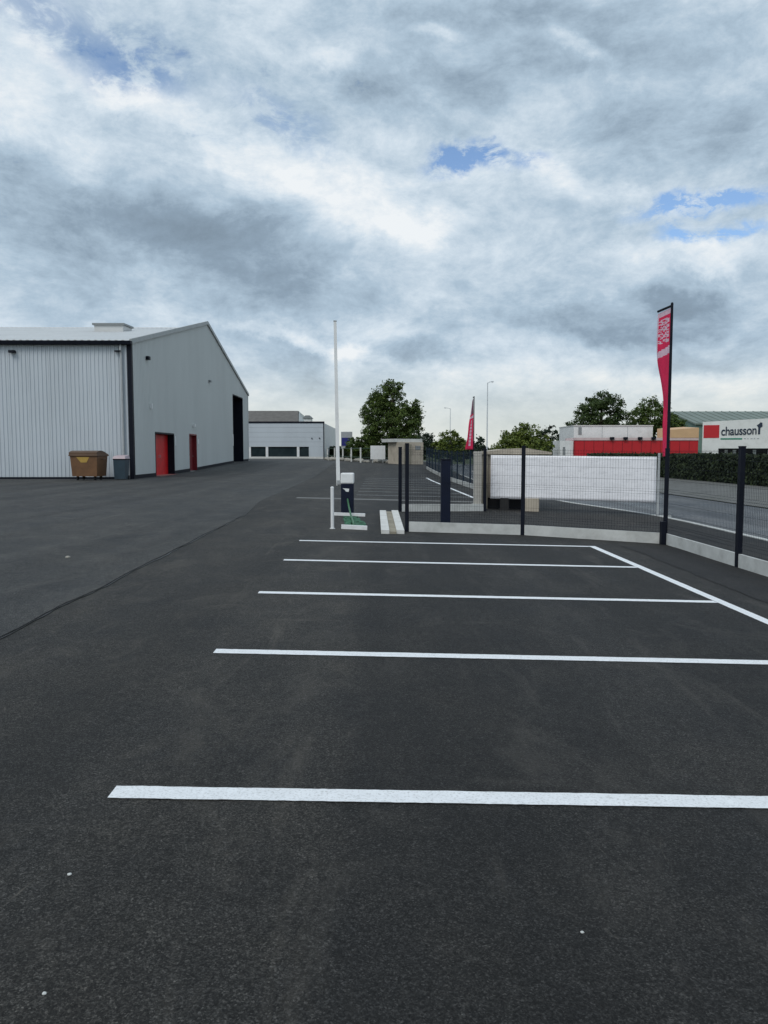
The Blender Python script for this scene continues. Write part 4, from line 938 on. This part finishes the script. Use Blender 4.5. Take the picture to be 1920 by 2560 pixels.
m = MB(); m.poly_prism([(-14.1, 133.8, 7.4), (-12.4, 133.8, 7.4), (-12.9, 133.8, 7.9), (-13.6, 133.8, 7.9)], (0, 2.4, 0)); m.build('dormer_roof', TRIM_G, hb)

# kiosk, board, blue sign, posts at the end of the yard
kc = Vector((2.05, 73.0)); kz = gz(*kc)
ki = thing('utility_kiosk', 'beige concrete utility kiosk with flat slab roof below the tall tree', 'kiosk', (kc.x, kc.y, kz))
ax = Vector((math.cos(R(28)), math.sin(R(28)))); 
m = MB(); m.obox(kc, ax, 1.35, 1.0, kz - .1, kz + 2.05); m.build('wall', CONC_BEIGE, ki)
m = MB(); m.obox(kc + Vector((-.35, .35)), ax, 1.55, 1.2, kz + 2.052, kz + 2.36); m.build('roof_slab', CONC, ki)
ay = Vector((-ax.y, ax.x)); 
m = MB(); p = kc - ay * 1.012 - ax * .35; m.obox(p, ax, .42, .012, kz, kz + 1.85); m.build('door', CONC_KHAKI, ki)
m = MB(); p = kc - ay * 1.012 + ax * .75; m.obox(p, ax, .28, .012, kz + 1.35, kz + 1.7); m.build('vent', TRIM_G, ki)
zb_ = gz(-.6, 75)
wbd = thing('white_board', 'blank white board on two posts beside the beige kiosk', 'board', (-.6, 75, zb_))
m = MB(); m.box(-1.32, .12, 75, 75.04, zb_ + .36, zb_ + 1.68); m.build('panel', WHITE, wbd)
for px_ in (-1.1, -.1):
    m = MB(); m.box(px_ - .035, px_ + .035, 75.042, 75.10, zb_ - .1, zb_ + 1.6); m.build('post', GREYM, wbd)
zt_ = gz(-4.6, 96)
ts = thing('totem_sign', 'grey totem sign with dark blue square panel above the low hedge', 'sign', (-4.6, 96, zt_))
m = MB(); m.box(-5.35, -3.95, 96, 96.25, zt_ + 1.35, zt_ + 3.5, .03); bo_ = m.build('panel', GREYM, ts)
m = MB(); m.box(-5.28, -4.22, 95.96, 95.998, zt_ + 1.75, zt_ + 2.75); m.build('blue_square', SIGNBLUE, bo_)
for px_ in (-5.1, -4.2):
    m = MB(); m.box(px_ - .05, px_ + .05, 96.05, 96.2, zt_ - .1, zt_ + 1.35); m.build('leg', GREYM, ts)
rf = thing('rail_fence', 'open fence of pale concrete posts and green rails before the low hedge', 'fence', (-2.3, 78, gz(-2.3, 78)))
rp = [(-7.2, 98), (-5.9, 92), (-4.6, 86), (-3.4, 80), (-2.25, 74), (-.2, 76.5), (2.0, 80)]
for (a, b) in rp:
    z = gz(a, b); m = MB(); m.box(a - .07, a + .07, b - .07, b + .07, z - .1, z + 1.45, .01); m.build('post', CONC_PALE, rf)
GREENRAIL = plain('green_rail', (0.03, 0.07, 0.04), 0.6, 0.2, 3)
for p, q in zip(rp, rp[1:]):
    for hh in (.5, 1.38):
        m = MB(); m.tube([(p[0], p[1], gz(*p) + hh), (q[0], q[1], gz(*q) + hh)], .03, 6); m.build('rail', GREENRAIL, rf)
BOULD = plain('boulder_stone', (0.30, 0.285, 0.25), 0.9, 0.2, 3, bmp=0.6)
# loose pale stones at the far edge
for i in range(16):
    xx, yy3 = -6.5 + .5 * i + random.uniform(-.2, .2), 88 - 1.0 * i + random.uniform(-1, 1); r_ = random.uniform(.16, .36); z = gz(xx, yy3)
    bm = bmesh.new(); bmesh.ops.create_icosphere(bm, subdivisions=2, radius=r_)
    for v in bm.verts:
        k = 1 + .35 * mnoise.noise(v.co * 4 + Vector((i * 7, 0, 0))); v.co = Vector((v.co.x * 1.3 * k, v.co.y * k, v.co.z * .7 * k))
    me = bpy.data.meshes.new('boulder'); bm.to_mesh(me); bm.free(); me.materials.append(BOULD)
    o = bpy.data.objects.new('boulder', me); col.objects.link(o); o.location = (xx, yy3, z + r_ * .45)
    tag(o, 'pale stone lying along the far edge of the yard', 'stone', 'pale stones along the far edge')

# ------------------------------------------------------------------ flags and lamp posts
def flag_on_pole(label, x, y, H, wdir, prof, print_fn, group=None):
    """banner on a pole with a top arm; prof(t) -> (width, twist, sag) from top t=0 to bottom t=1"""
    z = gz(x, y) - (.07 if x > 7.7 else 0); t = thing('flag', label, 'flag', (x, y, z), group)
    m = MB(); m.tube([(x, y, z - .1), (x, y, z + H * .6), (x, y, z + H)], [.046, .042, .036], 10); m.build('pole', NAVY, t)
    w0 = Vector(wdir).normalized(); a0 = prof(0)[0]
    m = MB(); m.tube([(x, y, z + H - .02), (x + w0.x * a0 * 1.06, y + w0.y * a0 * 1.06, z + H - .02)], .036, 8); m.build('arm', NAVY, t)
    m = MB(); m.tube([(x, y, z + H), (x, y, z + H + .05), (x, y, z + H + .07)], [.04, .035, .015], 10); m.build('finial', NAVY, t)
    m = MB(); m.tube([(x, y, z - .05), (x, y, z + .05)], .14, 14); m.build('base', CONC, t)
    nu, nv = 21, 150; ztop, zbot = z + H - .07, z + 1.72
    vs = []; fs = []
    def P(s_, t_):
        w, tw, sg = prof(t_); ca, sa = math.cos(tw), math.sin(tw)
        dx, dy = w0.x * ca - w0.y * sa, w0.x * sa + w0.y * ca
        fold = .05 * math.sin(s_ * 7 + t_ * 9) * min(1, t_ * 2.2) * s_
        return Vector((x + dx * (w * s_ + .06) - dy * fold, y + dy * (w * s_ + .06) + dx * fold, ztop + (zbot - ztop) * t_ - sg * s_))
    nrm = Vector((-w0.y, w0.x, 0)) * .001
    for sd in (1,):
        o = len(vs)
        for j in range(nv + 1):
            for i in range(nu + 1): vs.append(P(i / nu, j / nv) + nrm * sd)
        for j in range(nv):
            for i in range(nu):
                k = o + j * (nu + 1) + i; fs.append(((k, k + 1, k + nu + 2, k + nu + 1), print_fn((i + .5) / nu, (j + .5) / nv)))
    m = MB()
    for f, mi in fs:
        m.f.append(f); m.mi.append(mi)
    m.v = [tuple(q) for q in vs]
    m.build('banner', [FLAGR, FLAGW, FLAGK], t, smooth=True)
    return t
GLY = [[1, 1, 1, 1, 0, 1, 1], [1, 0, 1, 1, 0, 0, 1], [1, 0, 1, 0, 1, 0, 1], [0, 0, 1, 1, 1, 1, 1], [1, 1, 0, 1, 0, 1, 0], [1, 0, 0, 1, 1, 1, 0], [1, 1, 1, 0, 0, 1, 1], [0, 1, 0, 0, 1, 1, 1]]
def print_near(s, t):
    if t < .035: return 1
    if .05 < t < .22 and .1 < s < .9:
        r_, c_ = int((t - .05) / .17 * 26), int((1 - s) * 9)
        return 1 if GLY[(r_ * 3 + r_ // 4) % 8][c_ % 7] and (r_ % 7) else 0
    if .245 + .03 * s < t < .30 + .02 * s: return 1
    if s > .9 and t < .3: return 1
    return 0
flag_on_pole('tall narrow red banner flag on navy pole behind the fence corner', 7.96, 21.6, 5.88, (-.073, .997),
             lambda t: (.85 - .05 * t, -.27 * ss(.30, .72, t) + .03 * math.sin(t * 6) * t, .02), print_near)
def print_far(s, t):
    if t < .30: return 2 if s < .75 else 1
    if .33 < t < .38: return 1
    if .42 < t < .95 and .35 < s < .62 and int(t * 60) % 4: return 1
    return 0
flag_on_pole('distant red flag with white lettering standing behind the blue grey fence', 6.98, 60, 5.75, (-.92, -.39),
             lambda t: (.10 + .62 * t, .12 * math.sin(t * 3), .25 * (1 - t)), print_far)
LAMPG = plain('lamp_grey', (0.55, 0.58, 0.60), 0.5, 0.06, 3)
def lamp_post(label, x, y, H, arm, group='street lamps along the road'):
    z = gz(x, y) - .08; t = thing('street_lamp', label, 'street lamp', (x, y, z))
    m = MB(); m.tube([(x, y, z - .1), (x, y, z + H * .5), (x, y, z + H)], [.07, .055, .04], 10); m.build('column', LAMPG, t)
    m = MB(); m.tube([(x, y, z + H - .05), (x + arm * .5, y, z + H + .06), (x + arm, y, z + H + .08)], .03, 8); m.build('bracket', LAMPG, t)
    m = MB(); m.box(min(x + arm, x + arm * 1.5), max(x + arm, x + arm * 1.5), y - .12, y + .12, z + H + .03, z + H + .14, .02); m.build('lantern', LAMPG, t)
    return t
lamp_post('tall slim grey street lamp between the distant flag and lime bush', 9.35, 70, 7.95, .35)
lamp_post('far thin street lamp above the olive bush', 9.6, 112, 8.0, -.6)

# ------------------------------------------------------------------ builders' merchant across the road
st = thing('store_building', 'red and white builders merchant store behind the hedge across the road', 'store', (26, 81, -.2))
m = MB(); m.box(19.75, 32.6, 80, 84, -.2, 2.78); m.build('wall', SIGNRED, st)
m = MB(); m.box(19.72, 32.62, 79.93, 84, 2.782, 3.05); m.build('parapet', plain('pink_coping', (0.55, 0.42, 0.42), 0.6, 0.1, 2), st)
for i in range(13):
    m = MB(); xx = 19.78 + i * .99; m.box(xx, xx + .03, 79.97, 79.998, 0, 2.76); m.build('panel_joint', REDDARK, st)
for xx in (23.6, 25.0, 26.5, 27.9):
    m = MB(); m.box(xx - .22, xx + .22, 79.7, 79.93, 2.86, 3.12, .03); m.tube([(xx, 79.82, 2.84), (xx, 79.95, 2.78)], .03, 6); m.build('floodlight', NAVY, st)
m = MB(); m.box(20.9, 29.6, 85, 92, -.2, 4.44); m.build('upper_wall', WHITE2, st)
m = MB(); m.box(20.85, 29.65, 84.9, 92.05, 4.442, 4.52); m.build('roof_edge', CONC_PALE, st)
for xx in (24.0, 26.8):
    m = MB(); m.box(xx, xx + .04, 84.97, 84.998, 3.1, 4.42); m.build('panel_joint', GREYM, st)
m = MB(); m.box(21.4, 21.75, 84.95, 84.996, 3.5, 4.3); m.build('vent', TRIM_G, st)
m = MB(); m.box(18.3, 19.70, 80.2, 83.5, -.2, 2.75); m.build('side_shed', WHITE2, st)
m = MB(); m.box(18.62, 18.84, 80.15, 80.196, 1.3, 2.1); m.build('vent', TRIM_G, st)
m = MB(); m.add([(29.72, 79.9, 3.052), (32.6, 79.9, 3.052), (32.6, 79.9, 4.08), (29.72, 79.9, 3.88), (29.72, 84, 3.052), (32.6, 84, 3.052), (32.6, 84, 4.3), (29.72, 84, 4.1)], [(0, 1, 2, 3), (4, 7, 6, 5), (3, 2, 6, 7), (0, 3, 7, 4), (1, 5, 6, 2), (0, 4, 5, 1)]); m.build('awning', CREAM, st)
# sign front, turned towards the road
sg = thing('sign_front', 'white store front with red square and dark chausson lettering over green line', 'store front', (32.8, 79.6, -.2))
sd_ = Vector((math.cos(R(-20)), math.sin(R(-20)))); sn = Vector((sd_.y, -sd_.x)); s0 = Vector((32.85, 79.6))
def SP(u, o, z): p = s0 + sd_ * u + sn * o; return (p.x, p.y, z)
def sbox(name, u0, u1, o0, o1, z0, z1, mat, par=sg, z1b=None):
    m = MB(); zz = z1 if z1b is None else z1b
    m.hexa([SP(u0, o0, z0), SP(u1, o0, z0), SP(u1, o1, z0), SP(u0, o1, z0)], [SP(u0, o0, z1), SP(u1, o0, zz), SP(u1, o1, zz), SP(u0, o1, z1)])
    return m.build(name, mat, par)
fa = sbox('fascia', 0, 12, -.4, 0, 1.95, 4.66, WHITE2, z1b=5.22)
sbox('pillar', 0, 1.55, -.35, .02, -.2, 1.948, WHITE2)
sbox('back_wall', 1.56, 12, -3.0, -2.6, -.2, 1.94, BLACK)
for u in (2.3, 3.1, 3.9, 5.0, 6.4, 7.8): sbox('shop_window', u, u + .32, -2.59, -2.5, .2, 1.8, GREYM)
sbox('red_square', .10, 1.58, .003, .03, 3.02, 4.33, SIGNRED, fa)
sbox('green_line', 1.72, 3.75, .003, .02, 2.84, 2.99, SIGNGREEN, fa)
for i, u in enumerate((3.9, 4.2, 4.5, 4.8, 5.1)): sbox('small_print', u, u + (.2, .14, .2, .14, .2)[i], .003, .012, 2.88, 2.97, GREYTXT, fa)
fc = bpy.data.curves.new('lettering', 'FONT'); fc.body = 'chausson'; fc.size = 1.0; fc.extrude = .02; fc.offset = .014; fc.space_character = .95
to = bpy.data.objects.new('lettering', fc); col.objects.link(to)
bpy.context.view_layer.update()
tm = bpy.data.meshes.new_from_object(to.evaluated_get(bpy.context.evaluated_depsgraph_get())); bpy.data.objects.remove(to)
tm.name = 'lettering'; tm.materials.clear(); tm.materials.append(SIGNINK)
wtx = max(v.co.x for v in tm.vertices); ksc = 3.30 / wtx
for v in tm.vertices:
    u, hgt, o = v.co.x * ksc + 1.74, v.co.y * 1.25, v.co.z + .03
    v.co = Vector(SP(u, o, 3.28 + hgt + .035 * (u - 2))) - sg.location
lt = bpy.data.objects.new('lettering', tm); col.objects.link(lt); lt.parent = fa; lt.location = (0, 0, 0)
# the fascia's own origin is the store front's origin, so lettering needs no further shift
E0 = 5.0
m = MB(); m.poly_prism([SP(E0 + a_, .004, z_) for a_, z_ in ((.17, 3.36), (.36, 3.36), (.38, 4.02), (.56, 4.12), (.54, 4.52), (.36, 4.56), (.22, 4.38), (.04, 4.28), (.18, 4.05))], (sn.x * .03, sn.y * .03, 0)); m.build('emblem', SIGNINK, fa)
# green roofed barn far behind
gb = thing('barn', 'large pale green metal roof rising behind the white store front', 'barn', (60, 116, -.2))
m = MB()
m.add([(43.5, 108, 5.6), (85, 108, 5.6), (85, 118, 7.75), (43.5, 118, 7.75), (43.5, 108, 5.4), (85, 108, 5.4), (85, 118, 7.55), (43.5, 118, 7.55)], [(0, 1, 2, 3), (7, 6, 5, 4), (0, 4, 5, 1), (1, 5, 6, 2), (3, 2, 6, 7), (0, 3, 7, 4)])
m.build('roof', GREENROOF, gb)
m = MB(); m.add([(43.7, 108.3, -.3), (84.8, 108.3, -.3), (84.8, 108.3, 5.5), (43.7, 108.3, 5.5), (43.7, 117.9, -.3), (84.8, 117.9, -.3), (84.8, 117.9, 7.5), (43.7, 117.9, 7.5)], [(0, 1, 2, 3), (4, 7, 6, 5), (0, 3, 7, 4), (1, 5, 6, 2)])
m.build('wall', plain('green_wall', (0.12, 0.19, 0.16), 0.7, 0.15, 1), gb)
for i in range(18):
    xx = 44.2 + i * 1.2; m = MB(); m.add([(xx, 107.99, 5.605), (xx + .12, 107.99, 5.605), (xx + .12, 118, 7.76), (xx, 118, 7.76), (xx, 107.99, 5.655), (xx + .12, 107.99, 5.655), (xx + .12, 118, 7.81), (xx, 118, 7.81)], [(3, 2, 1, 0), (4, 5, 6, 7), (0, 1, 5, 4), (1, 2, 6, 5), (2, 3, 7, 6), (3, 0, 4, 7)]); m.build('roof_seam', GREENROOF, gb)

# ------------------------------------------------------------------ small loose stones on the asphalt
for i, (px, py, r_, lb) in enumerate([(-1.16, 2.72, .007, 'tiny white pebble on asphalt below the left end of the nearest bay line'), (0.66, 2.44, .0055, 'tiny pale pebble on open asphalt right of the middle'),
                                      (-0.98, 2.10, .0055, 'tiny pale pebble on asphalt at the very front of the yard'), (-4.4, 10.6, .03, 'flat pale stone chip on the older asphalt beyond the joint')]):
    bm = bmesh.new(); bmesh.ops.create_icosphere(bm, subdivisions=2, radius=r_)
    for v in bm.verts: v.co = Vector((v.co.x * 1.2, v.co.y, v.co.z * (.7 if r_ < .05 else .25))) * (1 + .3 * mnoise.noise(v.co * (2 / r_) + Vector((i, 0, 0))))
    me = bpy.data.meshes.new('pebble'); bm.to_mesh(me); bm.free(); me.materials.append(BOULD if r_ > .02 else CONC)
    o = bpy.data.objects.new('pebble', me); col.objects.link(o); o.location = (px, py, gz(px, py) + (.016 if px < -3.5 else 0) + r_ * .2); tag(o, lb, 'pebble')
